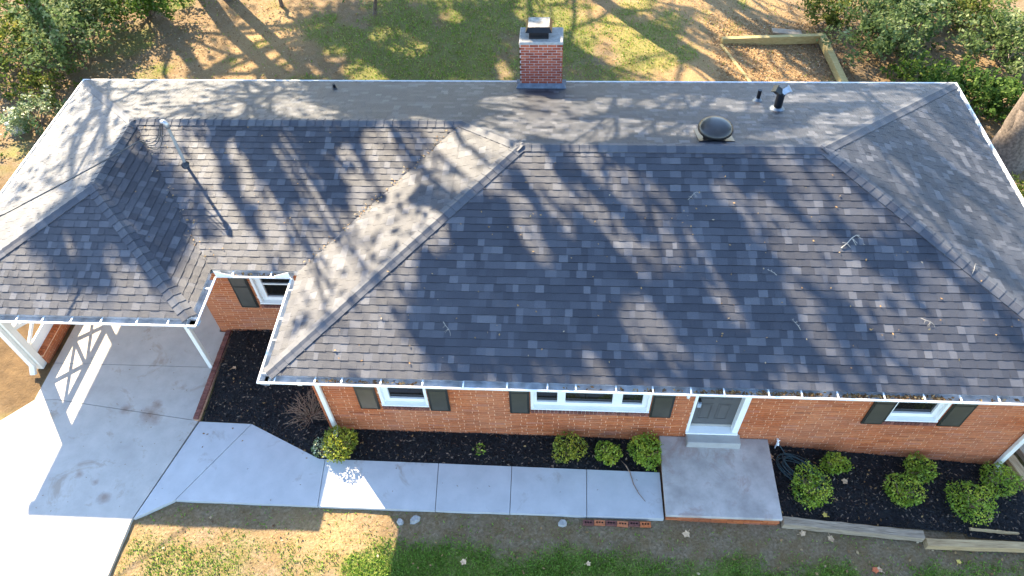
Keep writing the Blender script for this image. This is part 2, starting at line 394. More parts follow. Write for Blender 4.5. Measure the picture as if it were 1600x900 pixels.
drive = empty('driveway', (-4.4, 0, 0), None, None); drive['kind'] = 'structure'; drive['label'] = 'pale concrete driveway and carport floor in poured slabs'
ZD = 0.05
for pts in ([(-6.0, 1.79), (-2.42, 1.79), (-2.42, 2.74), (-2.60, 2.74), (-2.60, 8.0), (-6.0, 8.0)],
            [(-6.0, 0.86), (-5.5, 0.88), (-2.42, 0.50), (-2.42, 1.79), (-6.0, 1.79)],
            [(-7.6, -2.9), (-2.92, -2.9), (-2.90, -1.62), (-2.33, 0.49), (-5.5, 0.88), (-6.0, 0.86), (-7.0, -0.2)],
            [(-7.6, -6.0), (-2.92, -6.0), (-2.92, -2.9), (-7.6, -2.9)],
            [(-7.6, -12.0), (-2.92, -12.0), (-2.92, -6.0), (-7.6, -6.0)]):
    slab_obj('slab', pts, ZD, 0.12, MAT['driveconcrete'], drive)
walk = empty('walkway', (2.5, -0.7, 0), None, None); walk['kind'] = 'structure'; walk['label'] = 'pale concrete walkway of poured slabs along the front mulch bed'
ZW = 0.052
for pts in ([(-2.88, -1.60), (-2.22, -1.21), (-1.21, 0.46), (-2.30, 0.48)],
            [(-2.22, -1.21), (0.53, -1.22), (0.46, -0.25), (0.34, -0.25), (-1.21, 0.46)],
            [(0.53, -1.22), (2.74, -1.22), (2.69, -0.26), (0.46, -0.25)],
            [(2.74, -1.22), (4.12, -1.21), (4.11, -0.27), (2.69, -0.26)],
            [(4.12, -1.21), (5.53, -1.21), (5.54, -0.28), (4.11, -0.27)],
            [(5.53, -1.21), (6.93, -1.20), (6.92, -0.29), (5.54, -0.28)]):
    slab_obj('slab', pts, ZW, 0.14, MAT['concrete'], walk)

# ---------------------------------------------------------------- mulch beds
def mulch_bed(name, poly, label, zfun, nchips):
    xs = [p[0] for p in poly]; ys = [p[1] for p in poly]
    P = np.array(poly)
    def inside(x, y):
        r = np.zeros(np.shape(x), bool); n = len(P)
        for i in range(n):
            x0, y0 = P[i-1]; x1, y1 = P[i]
            c = ((y0 > y) != (y1 > y)) & (x < (x1-x0)*(y-y0)/((y1-y0) if y1 != y0 else 1e-9)+x0)
            r ^= c
        return r
    st = 0.07
    ax = np.arange(min(xs), max(xs)+st, st); ay = np.arange(min(ys), max(ys)+st, st)
    X, Y = np.meshgrid(ax, ay, indexing='ij')
    Z = zfun(X, Y)+(vnoise(X, Y, 8)-0.5)*0.035+(vnoise(X, Y, 17)-0.5)*0.02
    I = np.arange(X.size).reshape(X.shape)
    f = np.stack([I[:-1, :-1], I[1:, :-1], I[1:, 1:], I[:-1, 1:]], -1).reshape(-1, 4)
    keep = inside((X[:-1, :-1]+st/2).ravel(), (Y[:-1, :-1]+st/2).ravel())
    o = np_obj(name, np.stack([X, Y, Z], -1).reshape(-1, 3), f[keep], MAT['mulch'])
    tag(o, label, kind='structure')
    cx = rng.uniform(min(xs), max(xs), nchips*3); cy = rng.uniform(min(ys), max(ys), nchips*3)
    ok = inside(cx, cy); cx = cx[ok][:nchips]; cy = cy[ok][:nchips]
    c = np.stack([cx, cy, zfun(cx, cy)+0.018+rng.random(len(cx))*0.02], 1)
    t = rng.random(len(cx)); t = np.where(t > 0.86, 0.82+0.18*rng.random(len(cx)), t*0.8)
    v, f, t = leaf_quads(c, 0.062, tone=t, aspect=0.38, flat=0.7)
    ch = np_obj('mulch_chips', v, f, MAT['chip'], t, o); tag(ch, kind='stuff')
    return o
zb1 = lambda x, y: 0.015+0.09*sstep(0.6, 2.6, y)*sstep(0.5, -0.5, x)-0.06*sstep(5, 7, x)+0*y
mulch_bed('mulch_bed', [(-2.27, 2.77), (-2.27, 0.50), (-1.21, 0.48), (0.36, -0.24), (6.92, -0.27), (6.92, 0.44), (0.43, 0.44), (0.43, 2.77)],
          'black mulch bed between the front brick wall and the walkway', zb1, 9000)
zb2 = lambda x, y: np.maximum(gh(x, y)+0.06, -0.60)
mulch_bed('mulch_bed', [(9.02, 0.44), (9.02, -1.02), (11.5, -1.04), (13.9, -1.10), (13.9, -0.1), (13.62, 0.44)],
          'black mulch bed right of the front porch behind the landscape timbers', zb2, 6000)

# ---------------------------------------------------------------- house frame of reference
E = 2.65                         # height of the shingle edge
W, D, F, L, C, XC = 14.04, 8.467, 2.34, 6.95, 1.155, -1.76
y1, h1, x1l, x1r = 4.403, 1.384, 4.153, 9.82
y2, h2, x2l, yC = 5.656, 0.9575, -4.175, 3.60
xJ = h2*x1l/h1
house = empty('brick_house', (3.5, 4.2, 0), 'orange brick ranch house with dark charcoal shingle hip roof and attached carport', 'house')
P3 = {'A': (-L, D, 0), 'B': (W, D, 0), 'LRl': (x2l, y2, h2), 'LRj': (xJ, y2, h2), 'MRl': (x1l, y1, h1), 'MRr': (x1r, y1, h1), 'FL': (0, 0, 0),
      'FR': (W, 0, 0), 'IN': (0, F, 0), 'IN2': (XC, F, 0), 'CR': (XC, C, 0), 'CL': (-L, C, 0), 'CRd': (x2l, yC, h2)}
P3 = {k: Vector((v[0], v[1], v[2]+E)) for k, v in P3.items()}
PLANES = [('FL', 'FR', 'MRr', 'MRl'), ('FR', 'B', 'MRr'), ('B', 'A', 'LRl', 'LRj', 'MRl', 'MRr'), ('IN', 'FL', 'MRl', 'LRj'),
          ('IN2', 'IN', 'LRj', 'LRl'), ('CR', 'IN2', 'LRl', 'CRd'), ('CL', 'CR', 'CRd'), ('A', 'CL', 'CRd', 'LRl')]   # first edge is the eave (for CR-IN2 too)

# roof deck: sheathing under the shingles, soffit and fascia closed below
b = MB()
for pl in PLANES: b.poly([P3[k] for k in pl])
deck = b.build('roof', MAT['felt'], house)
# shingles, course by course
EXPO = 0.147
shingles = MB()
SING = []                       # candidates to become pieces of their own: (distance, frame, w, tone, thick)
def clip_span(uv, v):
    us = []
    n = len(uv)
    for i in range(n):
        (u0, v0), (u1, v1) = uv[i-1], uv[i]
        if (v0 <= v < v1) or (v1 <= v < v0): us.append(u0+(u1-u0)*(v-v0)/(v1-v0))
    return (min(us), max(us)) if len(us) >= 2 else None
CAMP = Vector((4.856, -6.597, 12.976))
def shingle_plane(keys, front):
    pts = [P3[k] for k in keys]
    o = pts[0]; u = (pts[1]-pts[0]).normalized(); n = u.cross(pts[2]-pts[0]).normalized()
    if n.z < 0: n = -n
    v = n.cross(u)
    uv = [((p-o).dot(u), (p-o).dot(v)) for p in pts]
    vmax = max(q[1] for q in uv); brk = sorted({round(q[1], 4) for q in uv if 0.05 < q[1] < vmax-0.05})
    rows = [-0.02]; x = EXPO-0.02
    while x < vmax: rows.append(x); x += EXPO
    rows.append(vmax)
    for q in brk:
        if all(abs(q-r_) > 0.01 for r_ in rows): rows.append(q)
    rows.sort()
    for i in range(len(rows)-1):
        va, vb = rows[i], rows[i+1]
        if vb-va < 0.012: continue
        s0 = clip_span(uv, max(va, 0)+1e-4); s1 = clip_span(uv, vb-1e-4)
        if not s0: continue
        if not s1: s1 = ((s0[0]+s0[1])/2,)*2
        a0, b0 = s0; a1, b1 = s1
        lo = min(a0, a1); hi = max(b0, b1)
        cuts = [lo]; x = lo-R.uniform(0, .2)
        while True:
            x += R.choice((0.08, 0.10, 0.12, 0.13, 0.15, 0.16, 0.20))
            if x >= hi-0.03: break
            if x > lo+0.03: cuts.append(x)
        cuts.append(hi)
        run = 0; tone = 0.4
        jit = R.uniform(-0.004, 0.004)
        for k in range(len(cuts)-1):
            p, q = cuts[k], cuts[k+1]
            if run <= 0:
                tone = R.choices((0.06, 0.22, 0.38, 0.55, 0.78, 0.97), (3.4, 3.6, 3.4, 3.0, 3.0, 1.4))[0]+R.uniform(-.05, .05); run = 1 if tone > 0.6 else R.choice((1, 1, 2, 2, 3))
            run -= 1
            th = 0.013 if (k % 2) else 0.008
            lb = max(p, a0); rb = min(q, b0); lt = max(p, a1); rtp = min(q, b1)
            if rb <= lb: lb = rb = min(max((lb+rb)/2, a0), b0)
            if rtp <= lt: lt = rtp = min(max((lt+rtp)/2, a1), b1)
            if rb-lb < 1e-3 and rtp-lt < 1e-3: continue
            dz = va+jit-(0.004 if k % 2 else 0)
            full = abs(rb-q) < 1e-6 and abs(lb-p) < 1e-6 and abs(rtp-q) < 1e-6 and abs(lt-p) < 1e-6 and abs(vb-va-EXPO) < 1e-3
            if front and full and 0.079 < q-p < 0.35:
                c = o+u*p+v*dz
                SING.append(((c-CAMP).length, c, u, v, n, round(q-p, 3), tone, th)); continue
            add_shingle(shingles, o, u, v, n, lb, rb, lt, rtp, dz, vb, th, tone)
def add_shingle(b, o, u, v, n, lb, rb, lt, rtp, va, vb, th, tone):
    B0 = o+u*lb+v*va; B1 = o+u*rb+v*va; T0 = o+u*lt+v*vb; T1 = o+u*rtp+v*vb
    e0 = n*(th+0.004); e1 = n*0.006
    i = len(b.v); b.v += [tuple(x) for x in (B0+n*.001, B1+n*.001, T1, T0, B0+e0, B1+e0, T1+e1, T0+e1)]
    for f in ((4, 5, 6, 7), (0, 1, 5, 4), (1, 2, 6, 5), (3, 0, 4, 7)):
        b.f.append(tuple(i+k for k in f)); b.m.append(0); b.t.append(tone)
for j, pl in enumerate(PLANES): shingle_plane(pl, j == 0)
SING.sort(key=lambda s: s[0])
shm = {}
for d, c, u, v, n, w, tone, th in SING[:300]:
    key = (w, round(tone*8)/8, th)
    if key not in shm:
        m_ = MB(); add_shingle(m_, Vector((0, 0, 0)), Vector((1, 0, 0)), Vector((0, 1, 0)), Vector((0, 0, 1)), 0, w, 0, w, 0, EXPO, th, key[1])
        shm[key] = m_.mesh('shingle', MAT['shingle'])
    o = bpy.data.objects.new('shingle', shm[key]); link(o, deck)
    M4 = Matrix((u, v, n)).transposed().to_4x4(); M4.translation = c
    o.matrix_local = M4
for d, c, u, v, n, w, tone, th in SING[300:]:
    add_shingle(shingles, c, u, v, n, 0, w, 0, w, 0, EXPO, th, tone)
tag(shingles.build('shingle_courses', MAT['shingle'], deck), kind='stuff')

# ridge and hip caps, each a piece
def cap_run(a, b_, na, nb, step=0.182, half=0.145):
    """overlapping cap shingles from a (low) to b_ (high); na, nb are the two slopes' normals"""
    a = P3[a].copy(); b_ = P3[b_].copy(); d = (b_-a); ln = d.length; d.normalize()
    def side(n):
        s = d.cross(n).normalized()
        return s if s.z < 0 or abs(s.z) < 1e-6 else -s
    sa = side(na); sb = side(nb)
    if sa.dot(sb) > 0.2: sb = -sb
    nrm = (na+nb).normalized()
    k = int(ln/step); key = (round(ln, 2),)
    meshes = []
    for tone in (0.05, 0.25, 0.45, 0.6, 0.8, 1.0):
        m_ = MB(); Lc = step+0.06
        pts = []
        for t, hgt in ((0.0, 0.030), (Lc, 0.016)):
            for s_, off, x in ((sa, 0.0, 1.0), (sa, 0.0, 0.45), (None, 0.012, 0), (sb, 0.0, 0.45), (sb, 0.0, 1.0)):
                q = d*t+nrm*(hgt+off)
                if s_ is not None: q = q+s_*half*x
                pts.append(q)
        for i in range(4):
            m_.poly([pts[i], pts[5+i], pts[6+i], pts[i+1]], 0, tone)
        low = [pts[i]-nrm*0.028 for i in range(5)]
        for i in range(4): m_.poly([low[i], pts[i], pts[i+1], low[i+1]], 0, tone)
        m_.poly([low[0], low[0]+d*Lc, pts[5], pts[0]], 0, tone); m_.poly([pts[4], pts[9], low[4]+d*Lc, low[4]], 0, tone)
        meshes.append(m_.mesh('ridge_cap', MAT['cap']))
    for i in range(k+1):
        o = bpy.data.objects.new('ridge_cap', R.choices(meshes, (1, 2, 2, 2, 1, .5))[0]); link(o, deck)
        t = min(i*step, ln-step*0.9)
        o.location = a+d*t
def pn(keys):
    q = [P3[k] for k in keys]; n = (q[1]-q[0]).cross(q[2]-q[0]).normalized()
    return n if n.z > 0 else -n
NF, NE, NB, NW, NLF, NCE, NCF, NCW = [pn(k) for k in PLANES]
cap_run('FL', 'MRl', NF, NW); cap_run('FR', 'MRr', NF, NE); cap_run('B', 'MRr', NB, NE)
cap_run('A', 'LRl', NB, NCW); cap_run('CL', 'CRd', NCW, NCF); cap_run('CR', 'CRd', NCF, NCE)
cap_run('LRj', 'MRl', NB, NW)
cap_run('MRr', 'MRl', NF, NB); cap_run('LRj', 'LRl', NLF, NB); cap_run('CRd', 'LRl', NCE, NCW)

# ---------------------------------------------------------------- gutters with their hanger straps
gut_in, gw = MAT['gutter_in'], MAT['white']
def gutter(a, b_, out, ea=0.0, eb=0.0):
    """open K-profile trough from a to b_ (plan points at the shingle edge); out = outward direction"""
    a = Vector((a[0], a[1], 0)); b_ = Vector((b_[0], b_[1], 0)); o = Vector((out[0], out[1], 0)); d = (b_-a).normalized()
    a = a-d*ea; b_ = b_+d*eb
    prof = [(-0.035, 2.615, 0), (-0.035, 2.515, 0), (0.07, 2.515, 1), (0.105, 2.545, 1), (0.128, 2.58, 1), (0.128, 2.603, 1), (0.155, 2.608, 1), (0.155, 2.588, 1)]
    m_ = MB(); th = 0.005
    inn = [(q[0]+(0.006 if i < 2 else 0), q[1]) for i, q in enumerate(prof)]
    for i in range(len(prof)-1):
        (p0, z0, _), (p1, z1, k) = prof[i], prof[i+1]
        mi = 1 if i >= 4 else 0
        c = [a+o*p0+Vector((0, 0, z0)), b_+o*p0+Vector((0, 0, z0)), b_+o*p1+Vector((0, 0, z1)), a+o*p1+Vector((0, 0, z1))]
        m_.poly(c, mi)
        dz = Vector((0, 0, -th)); do = o*th if i >= 2 else -o*th
        m_.poly([q+dz+do for q in reversed(c)], 1)
    g = m_.build('gutter', [gut_in, gw], house)
    return g, a, b_, o, d
def straps(g, a, b_, o, d, gap=0.62, jitter=0.16):
    me = None; t = 0.3; ln = (b_-a).length
    while t < ln-0.15:
        m_ = MB(); c = a+d*t
        m_.bar(c+o*(-0.03)+Vector((0, 0, 2.620)), c+o*0.15+Vector((0, 0, 2.614)), 0.024, 0.006)
        m_.build('gutter_strap', gw, g)
        t += gap+R.uniform(-jitter, jitter)
SIDES = [((0, 0), (W, 0), (0, -1), 0.155, 0.155, True), ((0, F), (0, 0), (-1, 0), -0.16, 0.14, True), ((XC, F), (0, F), (0, -1), -0.16, -0.157, True),
         ((XC, F), (XC, C), (1, 0), -0.16, 0.14, True), ((-L, C), (XC, C), (0, -1), 0.155, 0.155, True), ((-L, D), (-L, C), (-1, 0), 0.14, 0.14, True),
         ((-L, D), (W, D), (0, 1), 0.155, 0.155, False), ((W, 0), (W, D), (1, 0), 0.14, 0.14, True)]
for a, b_, o, ea, eb, st in SIDES:
    g = gutter(a, b_, o, ea, eb)
    if st: straps(*g)
# splash guards in the inner corners
for xa, xb, za, zb in ((XC+0.157, XC+0.46, 2.76, 2.66), (-0.46, -0.157, 2.66, 2.77)):
    m_ = MB(); m_.hexa([(xa, F-0.160, 2.59), (xb, F-0.160, 2.59), (xb, F-0.152, 2.59), (xa, F-0.152, 2.59), (xa, F-0.160, za), (xb, F-0.160, zb), (xb, F-0.152, zb), (xa, F-0.152, za)])
    m_.build('splash_guard', MAT['white'], house)

# fascia and soffit
m_ = MB()
def fascia(a, b_, o):
    a = Vector((*a, 0)); b_ = Vector((*b_, 0)); o = Vector((*o, 0))
    q = [a-o*0.06, b_-o*0.06, b_-o*0.04, a-o*0.04]
    m_.hexa([v_+Vector((0, 0, 2.46)) for v_ in q]+[v_+Vector((0, 0, 2.635)) for v_ in q])
for a, b_, o, ea, eb, st in SIDES: fascia(a, b_, o)
m_.build('fascia', MAT['white'], house)
m_ = MB()
for x0, x1_, ya, yb in ((0.05, W-0.05, 0.05, D-0.05), (-L+0.05, 0.05, F+0.05, D-0.05), (-L+0.05, XC-0.05, C+0.05, F+0.05)):
    m_.poly([(x0, ya, 2.47), (x0, yb, 2.47), (x1_, yb, 2.47), (x1_, ya, 2.47)])
m_.build('soffit', MAT['white'], house)

# ---------------------------------------------------------------- brick walls
BM, BH, JT = 0.3048, 0.0677, 0.0125          # long brick module, course height, joint
brick_mesh = {}
def brick_piece(w, tone, mat='brick', depth=0.03, h=BH-JT):
    key = (round(w, 3), tone, mat, round(depth, 4), round(h, 4))
    if key not in brick_mesh:
        m_ = MB(); m_.hexa([(0, 0, 0), (w, 0, 0), (w, depth, 0), (0, depth, 0), (0, 0, h), (w, 0, h), (w, depth, h), (0, depth, h)], 0, tone, skip=(4,))
        brick_mesh[key] = m_.mesh('brick', MAT[mat])
    return brick_mesh[key]
def wall(name, o, u, out, length, z0, z1, holes=(), singles=0, pick=None):
    """backing of mortar with every brick laid on it; holes = (u0, u1, z0, z1)"""
    o = Vector(o); u = Vector(u); n = Vector(out); Z = Vector((0, 0, 1))
    us = sorted({0, length, *[h[0] for h in holes], *[h[1] for h in holes]}); zs = sorted({z0, z1, *[h[2] for h in holes], *[h[3] for h in holes]})
    us = [x for x in us if 0 <= x <= length]; zs = [z for z in zs if z0 <= z <= z1]
    m_ = MB()
    for i in range(len(us)-1):
        for j in range(len(zs)-1):
            cu, cz = (us[i]+us[i+1])/2, (zs[j]+zs[j+1])/2
            if any(h[0] < cu < h[1] and h[2] < cz < h[3] for h in holes): continue
            q = [o+u*us[i]+Z*zs[j], o+u*us[i+1]+Z*zs[j], o+u*us[i+1]+Z*zs[j+1], o+u*us[i]+Z*zs[j+1]]
            q = [p-n*0.005 for p in q]
            m_.poly(q if u.cross(Z).dot(n) > 0 else list(reversed(q)))
    wl_ = m_.build(name, MAT['mortar'], house)
    rest = MB(); cand = []
    row = 0; z = z0
    while z+BH <= z1+0.02:
        off = -(BM/3 if row % 2 else 0)-0.02*(row % 3 == 2); x = off
        zt = min(z+BH-JT, z1)
        tbase = R.uniform(-0.06, 0.06)
        while x < length:
            a, b_ = max(x, 0), min(x+BM-JT, length)
            segs = [(a, b_)]
            for h in holes:
                if h[2] < z+BH*0.6 and h[3] > z+BH*0.3:
                    ns = []
                    for s in segs:
                        if s[1] <= h[0] or s[0] >= h[1]: ns.append(s)
                        else:
                            if s[0] < h[0]: ns.append((s[0], h[0]))
                            if s[1] > h[1]: ns.append((h[1], s[1]))
                    segs = ns
            for s in segs:
                if s[1]-s[0] < 0.03: continue
                tone = min(1, max(0, R.gauss(0.5, 0.17)+tbase))
                if R.random() < 0.04: tone = 1.0
                pr = R.uniform(-0.0015, 0.0015)
                full = abs(s[1]-s[0]-(BM-JT)) < 1e-4 and zt-z > BH-JT-1e-4
                if singles and full and (pick is None or pick(s[0], z)): cand.append((s[0], z, round(tone*6)/6, pr))
                else: lay(rest, o+u*s[0]+n*pr, u, n, s[1]-s[0], z, zt-z, tone)
            x += BM
        z += BH; row += 1
    R.shuffle(cand)
    cand.sort(key=lambda c: ((o+u*c[0]+Z*c[1])-CAMP).length)
    for a, z, tone, pr in cand[:singles]:
        ob = bpy.data.objects.new('brick', brick_piece(BM-JT, tone)); link(ob, wl_)
        M4 = Matrix((u, -n, Z)).transposed().to_4x4(); M4.translation = o+u*a+Z*z+n*pr; ob.matrix_local = M4
    for a, z, tone, pr in cand[singles:]: lay(rest, o+u*a+n*pr, u, n, BM-JT, z, BH-JT, tone)
    tag(rest.build('brickwork', MAT['brick'], wl_), kind='stuff')
    return wl_
def lay(b, c, u, n, w, z, h, tone, depth=0.03):
    Z = Vector((0, 0, 1)); c = c+Z*z
    i = len(b.v)
    b.v += [tuple(q) for q in (c, c+u*w, c+u*w-n*depth, c-n*depth, c+Z*h, c+u*w+Z*h, c+u*w-n*depth+Z*h, c-n*depth+Z*h)]
    fs = [(4, 5, 6, 7), (0, 1, 5, 4), (1, 2, 6, 5), (3, 0, 4, 7), (3, 2, 1, 0)]
    if u.cross(Z).dot(n) < 0: fs = [tuple(reversed(f)) for f in fs]
    for f in fs: b.f.append(tuple(i+k for k in f)); b.m.append(0); b.t.append(tone)
YF = 0.423; XL = 0.423; XR = 13.62; YB = 8.05; YL = 2.76; XLW = -2.57; TOPW = 2.47
WIN = [(1.64, 2.54, 1.03, 2.30), (4.46, 6.65, 1.06, 2.30), (10.88, 11.84, 1.03, 2.30)]
DOOR = (7.42, 8.40, 0.36, 2.44)
SILL = 0.135
holes = [(w[0]-XL, w[1]-XL, w[2]-SILL, w[3]) for w in WIN]+[(DOOR[0]-XL, DOOR[1]-XL, DOOR[2], DOOR[3])]
wall('wall', (XL, YF, 0), (1, 0, 0), (0, -1, 0), XR-XL, -0.75, TOPW, holes, 225, lambda a, z: 0.1 < z < 1.75 and 3.0 < a < 11.0)
LWIN = (-1.35, -0.42, 1.09, 2.30)
wall('wall', (XLW, YL, 0), (1, 0, 0), (0, -1, 0), XL-XLW, -0.1, TOPW, [(LWIN[0]-XLW, LWIN[1]-XLW, LWIN[2]-SILL, LWIN[3])])
wall('wall', (XL, YL, 0), (0, -1, 0), (-1, 0, 0), YL-YF, -0.1, TOPW)
wall('wall', (XR, YF, 0), (0, 1, 0), (1, 0, 0), YB-YF, -0.75, TOPW)
wall('wall', (XLW, YB, 0), (0, -1, 0), (-1, 0, 0), YB-YL, -0.1, TOPW)
wall('wall', (XR, YB, 0), (-1, 0, 0), (0, 1, 0), XR-XLW, -0.75, TOPW)

# ---------------------------------------------------------------- windows, sills, shutters, door
def window(x0, x1, z0, z1, y, lights, muntin=False):
    """white window set back in the brick; lights = pane intervals"""
    w = MB(); rec = 0.10
    # casing: jambs and deep sloped sill
    fw = 0.055
    w.box(x0, x0+fw, y-0.012, y+rec, z0+0.04, z1); w.box(x1-fw, x1, y-0.012, y+rec, z0+0.04, z1); w.box(x0+fw, x1-fw, y-0.012, y+rec, z1-fw, z1)
    w.hexa([(x0, y-0.03, z0-0.002), (x1, y-0.03, z0-0.002), (x1, y+rec, z0-0.002), (x0, y+rec, z0-0.002), (x0, y-0.03, z0+0.030), (x1, y-0.03, z0+0.030), (x1, y+rec, z0+0.055), (x0, y+rec, z0+0.055)])
    ob = w.build('window', MAT['white'], house, bevel=0.004)
    fr = MB(); gl = []
    ys = y+rec-0.045
    edges = [x0+fw]+[e for pr in lights for e in pr]+[x1-fw]
    for i in range(0, len(edges), 2): fr.box(edges[i], edges[i+1], ys, y+rec+0.03, z0+0.05, z1-fw)
    rail = 0.10
    for a, b_ in lights:
        fr.box(a, b_, ys, y+rec+0.03, z0+0.05, z0+0.05+rail); fr.box(a, b_, ys, y+rec+0.03, z1-fw-0.05, z1-fw)
        mid = z0+0.05+rail+0.38
        fr.box(a, b_, ys+0.012, y+rec+0.03, mid, mid+0.035)
        if muntin: fr.box(a, b_, ys+0.015, y+rec+0.03, z0+0.05+rail+0.19, z0+0.05+rail+0.205)
    fr.build('frame', MAT['white'], ob, bevel=0.003)
    for a, b_ in lights:
        g = MB(); yy = y+rec-0.005
        g.box(a+0.002, b_-0.002, yy, yy+0.012, z0+0.05+rail-0.005, z1-fw-0.04)
        g.build('pane', MAT['glass'], ob)
    # screens' dark spline line just under the glass
    # rowlock brick sill
    s = MB(); n = int(round((x1-x0)/0.072)); st = (x1-x0)/n
    s.box(x0, x1, y-0.004, y+0.06, z0-SILL, z0-0.022, 1)
    sill = s.build('sill', [MAT['sillbrick'], MAT['mortar_white']], house)
    q = MB()
    for i in range(n):
        t = R.random(); a = x0+i*st+0.005; b_ = x0+(i+1)*st-0.005
        q.hexa([(a, y-0.035, z0-SILL+0.012), (b_, y-0.035, z0-SILL+0.012), (b_, y+0.05, z0-SILL+0.012), (a, y+0.05, z0-SILL+0.012),
                (a, y-0.035, z0-0.032), (b_, y-0.035, z0-0.032), (b_, y+0.05, z0-0.004), (a, y+0.05, z0-0.004)], 0, t)
    tag(q.build('sill_bricks', MAT['sillbrick'], sill), kind='stuff')
    return ob
window(*WIN[0], YF, [(1.80, 2.48)])
window(*WIN[1], YF, [(4.57, 4.95), (5.10, 5.96), (6.14, 6.51)])
window(*WIN[2], YF, [(11.00, 11.70)])
window(*LWIN, YL, [(-1.17, -0.50)])
def shutter(x0, x1, z0, z1, y):
    s = MB(); s.box(x0, x1, y-0.030, y-0.004, z0, z1)
    ob = s.build('shutter', MAT['shutter_frame'], house, bevel=0.004)
    p = MB(); zm = z0+(z1-z0)*0.52
    for a, b_ in ((z0+0.055, zm-0.025), (zm+0.025, z1-0.055)):
        n = max(4, int((b_-a)/0.038)); st = (b_-a)/n
        for i in range(n):
            q0 = a+i*st; q1 = q0+st*0.96
            p.hexa([(x0+0.04, y-0.040, q0), (x1-0.04, y-0.040, q0), (x1-0.04, y-0.028, q0), (x0+0.04, y-0.028, q0),
                    (x0+0.04, y-0.032, q1), (x1-0.04, y-0.032, q1), (x1-0.04, y-0.028, q1), (x0+0.04, y-0.028, q1)])
    p.build('louvre', MAT['shutter'], ob)
for x0, x1_ in ((1.21, 1.59), (2.56, 2.94), (4.07, 4.44), (6.67, 7.06), (10.52, 10.91), (11.87, 12.28)): shutter(x0, x1_, 0.90, 2.30, YF)
shutter(-1.79, -1.41, 0.96, 2.30, YL)
# front door
x0, x1_, z0, z1 = DOOR
m_ = MB(); fw = 0.11
m_.box(x0, x0+0.05, YF-0.02, YF+0.16, z0+0.04, z1); m_.box(x1_-fw, x1_, YF-0.02, YF+0.16, z0+0.04, z1); m_.box(x0+0.05, x1_-fw, YF-0.02, YF+0.16, z1-0.06, z1)
m_.hexa([(x0, YF-0.05, z0-0.01), (x1_, YF-0.05, z0-0.01), (x1_, YF+0.16, z0-0.01), (x0, YF+0.16, z0-0.01), (x0, YF-0.05, z0+0.035), (x1_, YF-0.05, z0+0.035), (x1_, YF+0.16, z0+0.05), (x0, YF+0.16, z0+0.05)])
m_.build('door_frame', MAT['white'], house, bevel=0.004)
dx0, dx1 = x0+0.05, x1_-fw
m_ = MB(); yd = YF+0.115
m_.box(dx0, dx1, yd, yd+0.045, z0+0.05, z1-0.06)
door = m_.build('door', MAT['door'], house, bevel=0.003)
pw = (dx1-dx0)
for i in (0, 1):
    a = dx0+pw*(0.15+0.40*i); b_ = a+pw*0.28
    for za, zb in ((z0+0.32, z0+0.86), (z0+1.02, z0+1.62), (z0+1.72, z0+1.92)):
        p = MB(); t = 0.022
        p.box(a, b_, yd-0.009, yd+0.002, za, za+t); p.box(a, b_, yd-0.009, yd+0.002, zb-t, zb)
        p.box(a, a+t, yd-0.009, yd+0.002, za+t, zb-t); p.box(b_-t, b_, yd-0.009, yd+0.002, za+t, zb-t)
        p.box(a+t*1.8, b_-t*1.8, yd-0.006, yd+0.002, za+t*1.8, zb-t*1.8)
        p.build('door_panel', MAT['door'], door, bevel=0.002)
m_ = MB(); m_.box(dx0, dx1, yd-0.012, yd, z0+0.055, z0+0.13); m_.build('kick_strip', MAT['step'], door)
m_ = MB(); m_.tube([(dx0+0.075, yd, z0+1.02), (dx0+0.075, yd-0.05, z0+1.02)], [0.026, 0.022], 12); m_.tube([(dx0+0.075, yd-0.05, z0+1.02), (dx0+0.075, yd-0.062, z0+1.02)], 0.030, 12)
m_.build('door_handle', MAT['black'], door)
m_ = MB(); m_.box(dx0+0.045, dx0+0.105, yd-0.028, yd, z0+1.14, z0+1.28); m_.build('keypad_lock', MAT['black'], door, bevel=0.005)
m_ = MB(); m_.box(dx0+0.04, dx0+0.11, yd-0.075, yd-0.035, z0+0.83, z0+0.95); m_.tube([(dx0+0.05, yd-0.05, z0+0.95), (dx0+0.05, yd-0.05, z0+1.01), (dx0+0.10, yd-0.05, z0+1.01), (dx0+0.10, yd-0.05, z0+0.95)], 0.006, 6)
tag(m_.build('key_lockbox', MAT['box'], None, bevel=0.004), 'small grey key lockbox hanging from the front door handle', 'lockbox')
# lamp beside the door
m_ = MB(); m_.box(7.20, 7.34, YF-0.10, YF-0.01, 1.80, 1.83); m_.box(7.24, 7.30, YF-0.03, YF-0.01, 1.66, 1.86); m_.box(7.20, 7.34, YF-0.10, YF-0.02, 1.98, 2.0)
for xx in (7.205, 7.335):
    m_.box(xx-0.004, xx+0.004, YF-0.098, YF-0.090, 1.83, 1.98)
lamp = m_.build('wall_lamp', MAT['blackmetal'], house)
m_ = MB(); m_.lathe((7.27, YF-0.06, 1.68), [(0.012, -0.02), (0.028, 0.0), (0.032, 0.05), (0.03, 0.12)], 12); m_.build('lamp_glass', MAT['glasswhite'], lamp, smooth=True)

